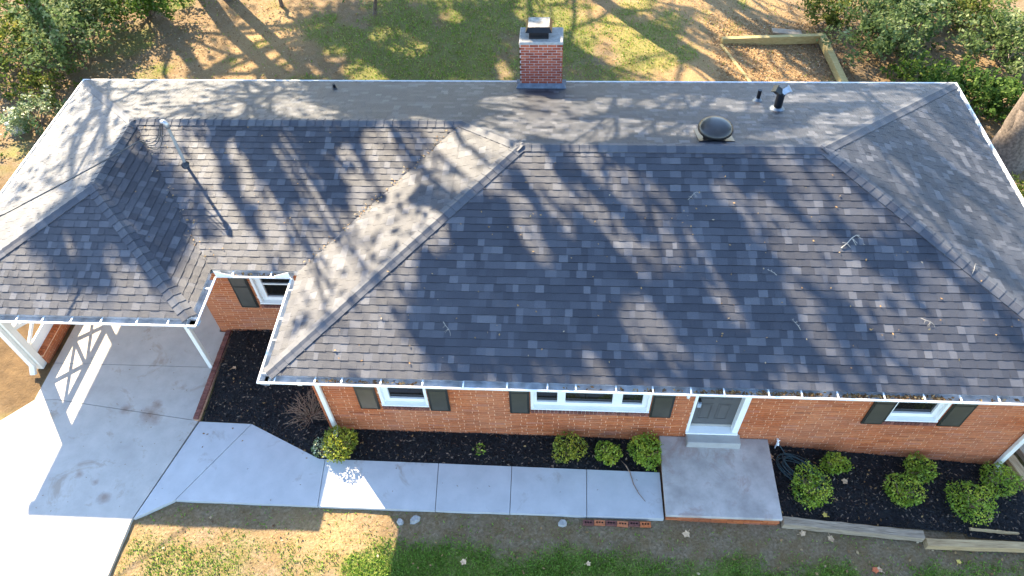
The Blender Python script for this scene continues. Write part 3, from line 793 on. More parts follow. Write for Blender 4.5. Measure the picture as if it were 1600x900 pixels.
# ---------------------------------------------------------------- downspouts
def downspout(pts, w=0.085, d=0.065, upv=(0, 0, 1)):
    m_ = MB()
    for i in range(len(pts)-1):
        a = Vector(pts[i]); b_ = Vector(pts[i+1]); e = (b_-a).normalized()*0.02
        m_.bar(a-(e if i else e*0), b_+e, w, d, 0, 0.5, (0, 1, 0) if abs((b_-a).normalized().z) > 0.9 else (0, 0, 1))
    return m_.build('downspout', MAT['cream'], house, bevel=0.012)
downspout([(0.52, -0.035, 2.52), (0.52, -0.035, 2.42), (0.56, YF-0.05, 2.22), (0.56, YF-0.05, 0.10), (0.56, YF-0.16, 0.05)])
downspout([(13.50, -0.035, 2.52), (13.50, -0.035, 2.42), (13.56, YF-0.05, 2.22), (13.56, YF-0.05, -0.45), (13.56, YF-0.2, -0.55)], 0.10, 0.075)

# ---------------------------------------------------------------- chimney
cx0, cx1, cy0, cy1, cz0, cz1 = 3.955, 4.935, 8.08, 8.72, -0.2, 3.92
m_ = MB(); m_.box(cx0+0.008, cx1-0.008, cy0+0.008, cy1-0.008, cz0, cz1)
chim = m_.build('chimney', MAT['mortar_white'], house)
CB = 0.2045; cj = 0.0135
rest = MB(); row = 0; z = cz1-BH
while z > 2.0:
    off = -(CB/2 if row % 2 else 0)+0.03
    for o, u, n, ln in (((cx0, cy0, 0), (1, 0, 0), (0, -1, 0), cx1-cx0), ((cx1, cy0, 0), (0, 1, 0), (1, 0, 0), cy1-cy0), ((cx0, cy1, 0), (0, -1, 0), (-1, 0, 0), cy1-cy0), ((cx1, cy1, 0), (-1, 0, 0), (0, 1, 0), cx1-cx0)):
        o = Vector(o); u = Vector(u); n = Vector(n); x = off
        while x < ln-0.02:
            a = max(x, 0); b_ = min(x+CB-cj, ln)
            if b_-a > 0.03:
                tone = round(R.random()*5)/5
                if n.y < -0.5 and z > 2.76:
                    ob = bpy.data.objects.new('brick', brick_piece(b_-a, tone, 'brick_red', 0.03, BH-cj)); link(ob, chim)
                    ob.location = (o.x+a, o.y, z)
                else: lay(rest, o+u*a, u, n, b_-a, z, BH-cj, tone)
            x += CB
    z -= BH; row += 1
tag(rest.build('brickwork', MAT['brick_red'], chim), kind='stuff')
m_ = MB(); m_.hexa([(cx0-0.01, cy0-0.01, cz1), (cx1+0.01, cy0-0.01, cz1), (cx1+0.01, cy1+0.01, cz1), (cx0-0.01, cy1+0.01, cz1), (cx0+0.005, cy0+0.005, cz1+0.055), (cx1-0.005, cy0+0.005, cz1+0.055), (cx1-0.005, cy1-0.005, cz1+0.055), (cx0+0.005, cy1-0.005, cz1+0.055)])
m_.build('chimney_crown', MAT['stone'], chim, bevel=0.01)
fx0, fx1, fy0, fy1, fz = 4.17, 4.61, 8.22, 8.62, cz1+0.055
m_ = MB(); m_.box(fx0, fx1, fy0, fy1, fz, fz+0.06); m_.box(fx0+0.02, fx1-0.02, fy0+0.02, fy1-0.02, fz+0.06, fz+0.17)
for xx in (fx0, fx1-0.015):
    for yy in (fy0, fy1-0.015): m_.box(xx, xx+0.015, yy, yy+0.015, fz+0.06, fz+0.19)
m_.build('flue', MAT['black'], chim)
m_ = MB(); zt = fz+0.19; lo = 0.075; hi_ = 0.02
bq = [(fx0-lo, fy0-lo, zt), (fx1+lo, fy0-lo, zt), (fx1+lo, fy1+lo, zt), (fx0-lo, fy1+lo, zt)]; tq = [(fx0-hi_, fy0-hi_+0.02, zt+0.10), (fx1+hi_, fy0-hi_+0.02, zt+0.10), (fx1+hi_, fy1+hi_, zt+0.10), (fx0-hi_, fy1+hi_, zt+0.10)]
m_.poly(list(reversed(bq)), 1); m_.poly(tq, 1)
for i in range(4): m_.poly([bq[i], bq[(i+1) % 4], tq[(i+1) % 4], tq[i]], 0)
m_.build('flue_cap', [MAT['blackmetal'], MAT['rust']], chim)
m_ = MB()
def roofz(y): return E+(D-y)*h1/(D-y1)
m_.hexa([(cx0-0.10, cy0-0.10, roofz(cy0-0.10)+0.015), (cx1+0.10, cy0-0.10, roofz(cy0-0.10)+0.015), (cx1+0.10, cy0, roofz(cy0)+0.02), (cx0-0.10, cy0, roofz(cy0)+0.02),
         (cx0-0.09, cy0-0.09, roofz(cy0-0.1)+0.035), (cx1+0.09, cy0-0.09, roofz(cy0-0.1)+0.035), (cx1+0.03, cy0-0.002, roofz(cy0)+0.13), (cx0-0.03, cy0-0.002, roofz(cy0)+0.13)])
for s_, xa in ((-1, cx0), (1, cx1)):
    a, b_ = (xa-0.10, xa) if s_ < 0 else (xa, xa+0.10)
    m_.box(a, b_, cy0, D+0.0, roofz(D)+0.02, roofz(D)+0.10)
m_.build('chimney_flashing', MAT['lead'], chim)

# ---------------------------------------------------------------- roof vents and pipes
def rz_back(y): return E+(D-y)*h1/(D-y1)+0.02
vx, vy = 7.90, 4.98; vz = rz_back(vy)
m_ = MB(); m_.hexa([(vx-0.34, vy-0.30, rz_back(vy-0.30)), (vx+0.34, vy-0.30, rz_back(vy-0.30)), (vx+0.34, vy+0.34, rz_back(vy+0.34)), (vx-0.34, vy+0.34, rz_back(vy+0.34)),
                    (vx-0.34, vy-0.30, rz_back(vy-0.30)+0.01), (vx+0.34, vy-0.30, rz_back(vy-0.30)+0.01), (vx+0.34, vy+0.34, rz_back(vy+0.34)+0.01), (vx-0.34, vy+0.34, rz_back(vy+0.34)+0.01)])
m_.lathe((vx, vy, vz-0.02), [(0.19, -0.06), (0.19, 0.20)], 24)
vent = m_.build('roof_fan_vent', MAT['black'], house)
m_ = MB(); m_.lathe((vx, vy, vz+0.15), [(0.20, 0.0), (0.335, 0.0), (0.34, 0.03), (0.32, 0.075), (0.27, 0.12), (0.20, 0.15), (0.11, 0.165), (0.04, 0.17), (0.01, 0.17)], 32)
m_.build('vent_dome', MAT['bronze'], vent, smooth=True)
m_ = MB()
for k in range(6): m_.box(vx-0.02+0.2*math.cos(k), vx+0.02+0.2*math.cos(k), vy-0.2*abs(math.sin(k))-0.005, vy-0.2*abs(math.sin(k))+0.005, vz-0.02, vz+0.16)
m_.build('vent_bracket', MAT['galv'], vent)
def boot(x, y, r):
    m_ = MB(); z = rz_back(y)
    m_.lathe((x, y, z-0.03), [(r*2.0, 0.0), (r*1.95, 0.03), (r*1.45, 0.06), (r*1.1, 0.09), (r*1.0, 0.10)], 20)
    return m_
z = rz_back(7.17); m_ = MB(); m_.tube([(9.25, 7.17, z-0.05), (9.25, 7.17, z+0.27)], 0.042, 14); pp = m_.build('vent_pipe', MAT['black'], house)
boot(9.25, 7.17, 0.055).build('pipe_boot', MAT['lead'], pp, smooth=True)
z = rz_back(6.58); m_ = MB(); m_.tube([(9.52, 6.58, z-0.05), (9.52, 6.60, z+0.42)], 0.085, 16); pp = m_.build('flue_pipe', MAT['black'], house)
boot(9.52, 6.58, 0.085).build('pipe_boot', MAT['lead'], pp, smooth=True)
m_ = MB()
for s_ in (-1, 1):
    c = Vector((9.52+s_*0.07, 6.60, z+0.44)); d = Vector((s_*0.8, 0.05, 0.6)).normalized()
    m_.tube([c-d*0.06, c+d*0.09], 0.085, 4, s_ > 0); m_.tube([c+d*0.09, c+d*0.115], 0.105, 4, s_ > 0)
m_.build('pipe_cap', [MAT['blackmetal'], MAT['galv']], pp)
z = rz_back(7.92); m_ = MB(); m_.lathe((-0.46, 7.92, z-0.02), [(0.07, 0), (0.065, 0.02), (0.04, 0.05), (0.035, 0.13), (0.03, 0.135)], 14); m_.build('vent_pipe', MAT['black'], house)

# service mast on the left roof with its drop cable
mx, my = -2.78, 4.61; mz = E+(my-F)*h2/(y2-F)
m_ = MB(); m_.tube([(mx, my, mz-0.1), (mx, my, mz+0.95)], 0.03, 12); mast = m_.build('service_mast', MAT['pipegrey'], house)
m_ = MB(); m_.lathe((mx, my, mz-0.02), [(0.10, 0), (0.09, 0.03), (0.05, 0.07), (0.035, 0.09)], 16); m_.build('mast_boot', MAT['black'], mast, smooth=True)
m_ = MB(); m_.tube([(mx+0.0, my, mz+0.93), (mx+0.0, my, mz+1.02), (mx-0.03, my, mz+1.07), (mx-0.09, my, mz+1.07)], [0.05, 0.055, 0.05, 0.035], 12); m_.build('weatherhead', MAT['galv'], mast, smooth=True)
m_ = MB()
def sag(a, b_, dz, n=14): return [Vector(a).lerp(Vector(b_), t/n)-Vector((0, 0, dz*4*(t/n)*(1-t/n))) for t in range(n+1)]
top = Vector((mx-0.10, my, mz+1.05)); clamp = Vector((mx-0.55, my-0.22, mz+0.78))
for k, (dx, dz) in enumerate(((0.0, 0.30), (0.05, 0.42), (-0.05, 0.22))):
    m_.tube(sag(top+Vector((0, dx, 0)), clamp, dz, 10), 0.009, 6)
m_.tube(sag((mx, my, mz+0.80), clamp, 0.03, 6), 0.006, 6)
m_.build('drip_loop', MAT['cable'], mast)
m_ = MB(); m_.tube(sag(clamp, (-14.6, -7.5, 5.6), 0.70, 40), 0.013, 6)
m_.tube([p+Vector((0, 0.012*math.sin(i*2.2), 0.012*math.cos(i*2.2))) for i, p in enumerate(sag(clamp, (-14.6, -7.5, 5.6), 0.70, 120))], 0.008, 5)
tag(m_.build('service_cable', MAT['cable']), 'thin dark overhead service cable running left from the roof mast', 'cable')

# ---------------------------------------------------------------- carport posts, railing and knee wall
m_ = MB(); m_.box(-2.515, -2.425, 1.755, 1.845, ZD+0.002, 2.47); m_.build('carport_post', MAT['cream'], house, bevel=0.006)
m_ = MB(); m_.box(-6.36, -6.20, 1.66, 1.82, 0.0, 2.47); m_.build('carport_post', MAT['cream'], house, bevel=0.006)
for yy in (4.05, 6.3, 7.9):
    m_ = MB(); m_.box(-6.34, -6.22, yy-0.06, yy+0.06, 0.335, 2.47); m_.build('carport_post', MAT['cream'], house, bevel=0.006)
m_ = MB(); m_.box(-6.36, -6.20, 1.6, 8.05, 2.24, 2.468); m_.box(-6.20, -2.42, 1.68, 1.84, 2.26, 2.466); m_.build('carport_beam', MAT['cream'], house)
downspout([(-6.33, C-0.03, 2.52), (-6.33, C-0.03, 2.42), (-6.31, 1.605, 2.18), (-6.31, 1.605, 0.22), (-6.30, 1.48, 0.08)], 0.11, 0.09)
kz = 0.27
m_ = MB(); m_.box(-6.37, -6.17, 1.83, 8.05, -0.1, kz)
knee = m_.build('knee_wall', MAT['mortar'], house)
q = MB(); z = -0.1; row = 0
while z < kz-BH*0.5:
    for n_, o in (((1, 0, 0), Vector((-6.162, 1.83, 0))), ((-1, 0, 0), Vector((-6.378, 8.05, 0)))):
        u = Vector((0, 1, 0)) if n_[0] > 0 else Vector((0, -1, 0)); x = -(BM/3 if row % 2 else 0)
        while x < 6.22:
            a = max(0, x); b_ = min(x+BM-JT, 6.22)
            if b_-a > 0.03: lay(q, o+u*a, u, Vector(n_), b_-a, z, BH-JT, min(1, max(0, R.gauss(.5, .17))))
            x += BM
    lay(q, Vector((-6.36, 1.822, 0)), Vector((1, 0, 0)), Vector((0, -1, 0)), 0.19, z, BH-JT, R.random())
    z += BH; row += 1
tag(q.build('brickwork', MAT['brick'], knee), kind='stuff')
n = 84; st = 6.2/n
me0 = [brick_piece(0.24, t, 'brick', st-0.012, 0.06) for t in (0.1, 0.4, 0.6, 0.9)]
for i in range(n):
    ob = bpy.data.objects.new('cap_brick', R.choice(me0)); link(ob, knee); ob.location = (-6.39, 1.83+i*st, kz+0.002)
m_ = MB(); rt_ = 1.22
m_.box(-6.33, -6.23, 1.83, 8.0, rt_, rt_+0.06); m_.box(-6.30, -6.26, 1.83, 8.0, kz+0.065, 0.60)
for ya, yb in ((1.84, 2.95), (2.95, 4.0), (4.1, 5.2), (5.2, 6.24), (6.36, 7.84)):
    m_.bar((-6.30, ya, 0.60), (-6.30, yb, rt_), 0.04, 0.07); m_.bar((-6.262, ya, rt_), (-6.262, yb, 0.60), 0.035, 0.07)
    m_.box(-6.31, -6.25, yb-0.03, yb+0.03, 0.60, rt_)
m_.build('carport_railing', MAT['white'], house)
# low brick kerb between carport slab and mulch
m_ = MB(); m_.box(-2.415, -2.325, 0.50, 2.74, -0.05, 0.095); kerb = m_.build('brick_kerb', MAT['mortar'], house)
n = 30; st = 2.24/n
me0 = [brick_piece(0.105, t, 'sillbrick', st-0.010, 0.05) for t in (0.3, 0.6, 0.8, 1.0)]
for i in range(n):
    ob = bpy.data.objects.new('brick', R.choice(me0)); link(ob, kerb); ob.location = (-2.422, 0.50+i*st, 0.075+R.uniform(-.004, .006))

# ---------------------------------------------------------------- front porch
porch = empty('front_porch', (7.97, -0.37, 0), 'weathered grey concrete front porch with brick edge below the door', 'porch')
m_ = MB(); m_.hexa([(6.95, -1.18, 0.085), (9.02, -1.18, 0.085), (9.02, YF-0.005, 0.085), (6.95, YF-0.005, 0.085), (6.95, -1.18, 0.17), (9.02, -1.18, 0.17), (9.02, YF-0.005, 0.175), (6.95, YF-0.005, 0.175)])
m_.build('porch_slab', MAT['oldconcrete'], porch, bevel=0.012)
m_ = MB(); m_.box(6.98, 8.99, -1.15, YF-0.01, -0.35, 0.085); pb = m_.build('porch_base', MAT['mortar'], porch)
for row, z in enumerate((-0.215, -0.147, -0.08, -0.012)):
    x = 6.965-(0.1 if row % 2 else 0)
    while x < 8.99:
        a = max(x, 6.965); b_ = min(x+BM-JT, 9.005)
        if b_-a > 0.04:
            ob = bpy.data.objects.new('brick', brick_piece(b_-a, round(R.random()*4)/4, 'brick')); link(ob, pb); ob.location = (a, -1.172, z+0.025)
        x += BM
m_ = MB()
for x_, n_, u in ((6.962, (-1, 0, 0), (0, -1, 0)), (9.008, (1, 0, 0), (0, 1, 0))):
    for row in range(4):
        y = -1.14-(0.1 if row % 2 else 0)
        while y < 0.36:
            a = max(y, -1.14); b_ = min(y+BM-JT, 0.41)
            if b_-a > 0.04: lay(m_, Vector((x_, b_ if n_[0] < 0 else a, 0)), Vector(u), Vector(n_), b_-a, -0.19+row*BH, BH-JT, R.random())
            y += BM
tag(m_.build('brickwork', MAT['brick'], pb), kind='stuff')
m_ = MB(); m_.hexa([(7.44, 0.185, 0.168), (8.46, 0.185, 0.168), (8.46, YF-0.012, 0.168), (7.44, YF-0.012, 0.168), (7.45, 0.205, 0.335), (8.45, 0.205, 0.335), (8.45, YF-0.012, 0.345), (7.45, YF-0.012, 0.345)])
m_.build('step', MAT['step'], porch, bevel=0.015)

# ---------------------------------------------------------------- small things in the front yard
def timber(name, a, b_, w, h, mat, label, cat='timber'):
    a = Vector(a); b_ = Vector(b_); ln = (b_-a).length; ang = math.atan2(b_.y-a.y, b_.x-a.x); til = math.asin((b_.z-a.z)/ln)
    m_ = MB(); n = 12; pts = []
    r_ = random.Random(int(a.x*100))
    for i in range(n+1):
        x = ln*i/n; j = lambda: r_.uniform(-0.006, 0.006)
        pts.append([(x, -w/2+j(), j()), (x, w/2+j(), j()), (x, w/2-0.012+j(), h+j()), (x, -w/2+0.012+j(), h+j())])
    for i in range(n):
        for k in range(4): m_.poly([pts[i][k], pts[i][(k+1) % 4], pts[i+1][(k+1) % 4], pts[i+1][k]][::-1])
    m_.poly(pts[0]); m_.poly(pts[n][::-1])
    o = m_.build(name, MAT[mat], bevel=0.006)
    o.location = a; o.rotation_euler = (0, -til, ang)
    return tag(o, label, cat)
timber('landscape_timber', (9.06, -1.13, -0.12), (11.60, -1.20, -0.36), 0.17, 0.15, 'greywood', 'weathered grey landscape timber edging the mulch right of the porch')
timber('landscape_timber', (11.66, -1.30, -0.44), (14.3, -1.22, -0.62), 0.16, 0.15, 'tanwood', 'newer tan landscape timber at the right end of the mulch bed')
timber('wood_stake', (12.55, -0.985, -0.40), (13.45, -1.0, -0.50), 0.05, 0.05, 'tanwood', 'thin tan wooden strip lying in mulch behind the tan timber', 'wood strip')
timber('fence_board', (13.78, 1.05, -0.62), (14.25, -0.45, -0.62), 0.20, 0.10, 'tanwood', 'tan timber lying beside the right corner downspout', 'timber')
timber('fence_board', (14.05, 1.15, -0.60), (14.6, -0.35, -0.60), 0.18, 0.14, 'greywood', 'grey timber at the far right edge beyond the corner downspout', 'timber')
# loose cored bricks along the walk edge
names = ['leftmost brown', 'second from left orange', 'third from left brown', 'fourth from left orange', 'fifth from left brown', 'rightmost brown']
for i in range(6):
    m_ = MB(); w, dp, h = 0.195, 0.088, 0.06
    xs = [0, 0.035, 0.065, 0.083, 0.113, 0.131, 0.161, w]; ys = [0, 0.030, 0.060, dp]
    for a in range(7):
        for c in range(3):
            hole = a in (1, 3, 5) and c == 1
            if hole:
                m_.poly([(xs[a], ys[c], h-0.05), (xs[a+1], ys[c], h-0.05), (xs[a+1], ys[c+1], h-0.05), (xs[a], ys[c+1], h-0.05)], 1)
                q = [(xs[a], ys[c]), (xs[a+1], ys[c]), (xs[a+1], ys[c+1]), (xs[a], ys[c+1])]
                for k in range(4):
                    p0, p1 = q[k], q[(k+1) % 4]
                    m_.poly([(*p1, h-0.05), (*p0, h-0.05), (*p0, h), (*p1, h)], 1)
            else: m_.poly([(xs[a], ys[c], h), (xs[a+1], ys[c], h), (xs[a+1], ys[c+1], h), (xs[a], ys[c+1], h)], 0, 0.7 if i % 2 else 0.3)
    q = [(0, 0), (w, 0), (w, dp), (0, dp)]
    for k in range(4):
        p0, p1 = q[k], q[(k+1) % 4]; m_.poly([(*p0, 0), (*p1, 0), (*p1, h), (*p0, h)], 0, 0.5)
    o = m_.build('loose_brick', [MAT['brick'] if i % 2 else MAT['sillbrick'], MAT['black']])
    o.location = (5.46+i*0.207, -1.345+R.uniform(-.008, .008), float(gh(5.6, -1.3))-0.005); o.rotation_euler = (0, 0, R.uniform(-.04, .04))
    tag(o, names[i]+' cored brick in the row along the walkway edge', 'brick', 'cored bricks along the walkway edge')
# concrete rubble
for i, (x, y, s, nm) in enumerate(((2.12, -1.42, 0.10, 'pale narrow concrete chunk by the walkway edge below its third slab'), (2.38, -1.36, 0.13, 'flat pale concrete chunk touching the walkway edge below its third slab'), 
                                    (5.10, -1.33, 0.12, 'pale concrete crumbs left of the cored bricks'))):
    m_ = MB(); n = 7; ring = [(s*R.uniform(.6, 1)*math.cos(k*2*math.pi/n), s*R.uniform(.4, .8)*math.sin(k*2*math.pi/n)) for k in range(n)]
    m_.poly([(a*.7, b_*.7, s*R.uniform(.35, .45)) for a, b_ in ring])
    for k in range(n):
        p0, p1 = ring[k], ring[(k+1) % n]; m_.poly([(*p0, -0.02), (*p1, -0.02), (p1[0]*.7, p1[1]*.7, s*.4), (p0[0]*.7, p0[1]*.7, s*.4)])
    o = m_.build('concrete_chunk', MAT['stone']); o.location = (x, y, float(gh(x, y))+0.01); o.rotation_euler = (0, 0, R.random()*6)
    tag(o, nm, 'stone', 'concrete rubble along the walkway')
# garden hose coil with its stake
m_ = MB(); pts = []
hr = random.Random(5)
for i in range(8*28):
    a = i*2*math.pi/28; k = i/28
    r1 = 0.40+0.06*math.sin(k*2.1)-0.012*k; r2 = 0.26+0.05*math.sin(k*1.7+1)-0.008*k
    x = 9.60+0.04*math.sin(k*3.3)+r1*math.cos(a)*1.0; y = -0.12+0.05*math.sin(k*2.7)+r2*math.sin(a)-0.16*math.cos(a)
    pts.append((x, y, float(zb2(x, y))+0.045+0.012*k+0.02*math.sin(a*2+k)))
m_.tube(pts, 0.0085, 6)
m_.tube([pts[0], (9.35, 0.25, float(zb2(9.35, 0.25))+0.08), (9.22, 0.36, 0.12), (9.20, YF-0.04, 0.18)], 0.011, 6)
tag(m_.build('garden_hose', MAT['hose'], smooth=True), 'dark teal garden hose coiled around a round shrub beside the porch', 'hose')
m_ = MB(); m_.tube([(9.20, YF-0.06, -0.12), (9.20, YF-0.06, 0.20)], 0.014, 8); m_.tube([(9.20, YF, 0.20), (9.20, YF-0.10, 0.19), (9.20, YF-0.12, 0.15)], 0.018, 8); m_.tube([(9.17, YF-0.06, 0.235), (9.23, YF-0.06, 0.235)], 0.012, 6)
tag(m_.build('hose_tap', MAT['white']), 'small white hose tap on the brick wall right of the porch', 'tap')

# sticks
def stick(pts, r, mat, label, name='stick', side=()):
    m_ = MB(); m_.tube(pts, [r*(1-0.6*i/(len(pts)-1)) for i in range(len(pts))], 6)
    for s in side: m_.tube(s, [r*0.6, r*0.3], 5) if len(s) == 2 else m_.tube(s, r*0.5, 5)
    return tag(m_.build(name, MAT[mat]), label, name)
zz = ZW+0.012
stick([(6.28, -0.20, zz+0.04), (6.36, -0.33, zz), (6.41, -0.55, zz), (6.50, -0.74, zz), (6.61, -0.89, zz)], 0.011, 'drytwig', 'long thin curved brown stick on the last walkway slab before the porch', 'stick', [[(6.30, -0.22, zz+.04), (6.20, -0.12, zz+.06)]])
def rf(x, y): return E+y*h1/y1+0.032
def roof_twig(x, y, s, ang, mat, label, seed):
    r_ = random.Random(seed); ca, sa = math.cos(ang), math.sin(ang)
    P = lambda u, v, h=0.0: (x+s*(u*ca-v*sa), y+s*(u*sa+v*ca), rf(0, y+s*(u*sa+v*ca))+h)
    main = [P(0, 0), P(0.3, 0.05, .02), P(0.6, 0.16, .03), P(0.85, 0.20, .02), P(1.0, 0.16)]
    sides = [[main[1], P(0.36, -0.14)], [main[2], P(0.72, -0.10)], [main[2], P(0.62, -0.16)], [main[3], P(0.98, 0.02)], [main[1], P(0.18, 0.2)]]
    return stick(main, 0.011 if s > .3 else 0.005, mat, label, 'roof_twig', sides[:3+seed % 3])
roof_twig(9.86, 2.42, 0.42, 0.45, 'paletwig', 'large bleached forked twig on the upper right of the front roof', 2)
tw = [(2.95, 0.95, .28, -1.2, 'pale upright twig on the lower left of the front roof'), (9.0, 0.95, .22, 2.0, 'short pale twig above the front door on the roof slope'), (7.25, 3.3, .25, .5, 'thin pale twig high on the front roof left of centre'), (11.0, 1.2, .25, -.8, 'pale bent twig on the lower right front roof'),
      (8.7, 1.9, .18, 2.4, 'tiny forked twig on the middle of the front roof'), (12.0, 2.0, .2, .9, 'tiny twig beside the right hip cap')]
for i, (x, y, s, a, lb) in enumerate(tw): roof_twig(x, y, s, a, 'paletwig', lb, i+3)
# leaf litter: on the roof, in the gutters, on beds and lawn (nobody could count it)
N = 170
lx = rng.uniform(0.4, 13.6, N); ly = rng.uniform(0.2, 4.2, N)
ok = (lx > ly*0.96) & (lx < W-ly*0.97); lx, ly = lx[ok], ly[ok]
lz = E+ly*h1/y1+0.035
l2x = rng.uniform(-3.6, 0.5, 90); l2y = rng.uniform(2.5, 5.5, 90); t_ = rng.random(90)
val = t_ < 0.55; l2x = np.where(val, XC+(x2l-XC)*(l2y-F)/(y2-F)+rng.normal(0, .12, 90), l2x)
l2z = np.maximum(E+(l2y-F)*h2/(y2-F), E+np.where(l2x < XC, (XC-l2x)*h2/(XC-x2l), 0))
ok = (l2x > -4.1); l2x, l2y, l2z = l2x[ok], l2y[ok], l2z[ok]+0.035
l3y = rng.uniform(2.4, 5.5, 110); l3x = (l3y-F)/(y2-F)*xJ+rng.normal(0, .07, 110); l3z = np.maximum(E+(l3y-F)*h2/(y2-F), E+l3x*h1/x1l)+0.035
c = np.stack([np.concatenate([lx, l2x, l3x]), np.concatenate([ly, l2y, l3y]), np.concatenate([lz, l2z, l3z])], 1)
v, f, t = leaf_quads(c, 0.042, tone=0.45+0.55*rng.random(len(c)), flat=0.7, aspect=0.6)
tag(np_obj('roof_leaf_litter', v, f, MAT['litter'], t), 'small pale dead leaves scattered over the roof', 'leaf litter', kind='stuff')
gxx = np.concatenate([rng.uniform(7.2, 9.4, 150), rng.uniform(9.6, 11.2, 160), rng.uniform(0.8, 2.6, 60), rng.uniform(5, 14, 120), rng.uniform(-1.3, -0.3, 30)])
gyy = np.where(gxx < -0.2, F-0.06, -0.06)+rng.normal(0, .014, len(gxx))
v, f, t = leaf_quads(np.stack([gxx, gyy, 2.55+rng.random(len(gxx))*0.05], 1), 0.07, flat=0.5, tone=rng.random(len(gxx))**1.5)
tag(np_obj('gutter_leaf_litter', v, f, MAT['litter'], t), 'brown leaf litter lying in the front gutters', 'leaf litter', kind='stuff')
def scatter(n, x0, x1, y0, y1, dens):
    x = rng.uniform(x0, x1, n); y = rng.uniform(y0, y1, n); k = rng.random(n) < dens(x, y); return x[k], y[k]
fx, fy = scatter(1500, -2.8, 14.5, -3.2, -1.25, lambda x, y: 0.10+0.25*sstep(8, 10, x)+0.0*y)
bx, by = scatter(24000, -16, 20, 8.6, 18.5, lambda x, y: np.clip(0.42+0.5*sstep(9, 11, x)+0.55*sstep(-3, -6, x)-0.1, 0, 1))
ex, ey = scatter(7000, 9.8, 14.2, 12, 17, lambda x, y: 0.8+0*x); bx = np.concatenate([bx, ex]); by = np.concatenate([by, ey])
sx, sy = scatter(1500, -12, -7.3, -2, 9, lambda x, y: 0.5+0*x)
X = np.concatenate([fx, bx, sx]); Y = np.concatenate([fy, by, sy])
v, f, t = leaf_quads(np.stack([X, Y, gh(X, Y)+0.035], 1), 0.06, flat=0.75, aspect=0.65)
tag(np_obj('ground_leaf_litter', v, f, MAT['litter'], t), 'brown and tan fallen leaves scattered over the ground', 'leaf litter', kind='stuff')
x, y = scatter(520, -2.2, 13.8, -1.05, 2.7, lambda x, y: np.where(((x < 6.9) & (y > -0.25) & (y < 0.4)) | ((x < 0.4) & (y > 0.5)) | ((x > 9.05) & (y < 0.4)), 0.75, 0))
z = np.where(x > 8, zb2(x, y), zb1(x, y))+0.04
v, f, t = leaf_quads(np.stack([x, y, z], 1), 0.055, flat=0.75, aspect=0.6)
tag(np_obj('bed_leaf_litter', v, f, MAT['litter'], t), 'small dead leaves lying on the black mulch', 'leaf litter', kind='stuff')
x, y = scatter(420, -5.9, 6.8, -1.6, 3.0, lambda x, y: np.where(((x < -2.5)) | ((x > -1.5) & (y < -0.35) & (y > -1.15)), 0.55, 0))
v, f, t = leaf_quads(np.stack([x, y, np.full(len(x), ZW+0.008)], 1), 0.035, flat=0.9, aspect=0.3, tone=rng.random(len(x))*0.25)
tag(np_obj('drive_debris', v, f, MAT['litter'], t), 'dark crumbs and twigs scattered on the concrete', 'leaf litter', kind='stuff')
# a few large single fallen leaves one can pick out
def big_leaf(x, y, z, s, mat, label):
    m_ = MB(); n = 10; ring = []
    for k in range(n):
        a = 2*math.pi*k/n; r = s*(0.5 if k % 2 == 0 else 0.34)*R.uniform(.85, 1.15); ring.append((r*math.cos(a), r*math.sin(a), s*0.10*abs(math.cos(a))+R.uniform(0, .01)))
    for k in range(n): m_.poly([(0, 0, 0.008), ring[k], ring[(k+1) % n]])
    m_.bar((0, 0, 0.008), (-s*0.8, 0.02, 0.012), 0.006, 0.006)
    o = m_.build('fallen_leaf', MAT[mat]); o.location = (x, y, z+0.012); o.rotation_euler = (R.uniform(-.2, .2), R.uniform(-.2, .2), R.random()*6)
    tag(o, label, 'leaf', 'single fallen leaves in the front yard')
def gl(x, y): return float(gh(x, y))+0.03
big_leaf(10.60, -1.86, gl(10.6, -1.86), 0.13, 'orangeleaf', 'bright orange fallen leaf on the lawn below the grey timber')
big_leaf(10.68, -1.84, gl(10.68, -1.84), 0.12, 'tanleaf', 'tan fallen leaf touching the bright orange one on the lawn')
big_leaf(7.32, -1.43, gl(7.32, -1.43), 0.15, 'tanleaf', 'large tan fallen leaf on the earth in front of the porch')
big_leaf(9.42, -1.30, gl(9.42, -1.3), 0.12, 'tanleaf', 'tan fallen leaf against the left end of the grey timber')
big_leaf(9.92, -1.36, gl(9.92, -1.36), 0.15, 'tanleaf', 'large tan fallen leaf in front of the grey timber middle')
big_leaf(9.06, 0.14, float(zb2(9.06, .14))+.05, 0.13, 'tanleaf', 'tan fallen leaf on mulch between porch and hose coil')
big_leaf(10.42, -0.24, float(zb2(10.42, -.24))+.05, 0.13, 'tanleaf', 'orange-tan fallen leaf on mulch right of the hose coil')
big_leaf(9.88, -0.95, float(zb2(9.88, -.95))+.05, 0.10, 'yellowleaf', 'yellow fallen leaf on mulch just behind the grey timber')
big_leaf(13.05, -0.72, float(zb2(13.05, -.72))+.05, 0.10, 'tanleaf', 'pale fallen leaf on mulch right of the largest shrub')
big_leaf(12.2, -1.58, gl(12.2, -1.58), 0.10, 'yellowleaf', 'orange-yellow fallen leaf on the lawn below the tan timber')
big_leaf(5.55, -2.05, gl(5.55, -2.05), 0.10, 'tanleaf', 'round tan fallen leaf in the green grass at the bottom')
big_leaf(3.35, -2.12, gl(3.35, -2.12), 0.12, 'tanleaf', 'brownish pink fallen leaf in the grass at bottom centre left')
big_leaf(-1.95, 1.75, 0.10, 0.11, 'tanleaf', 'orange-tan fallen leaf on mulch beside the brick kerb')

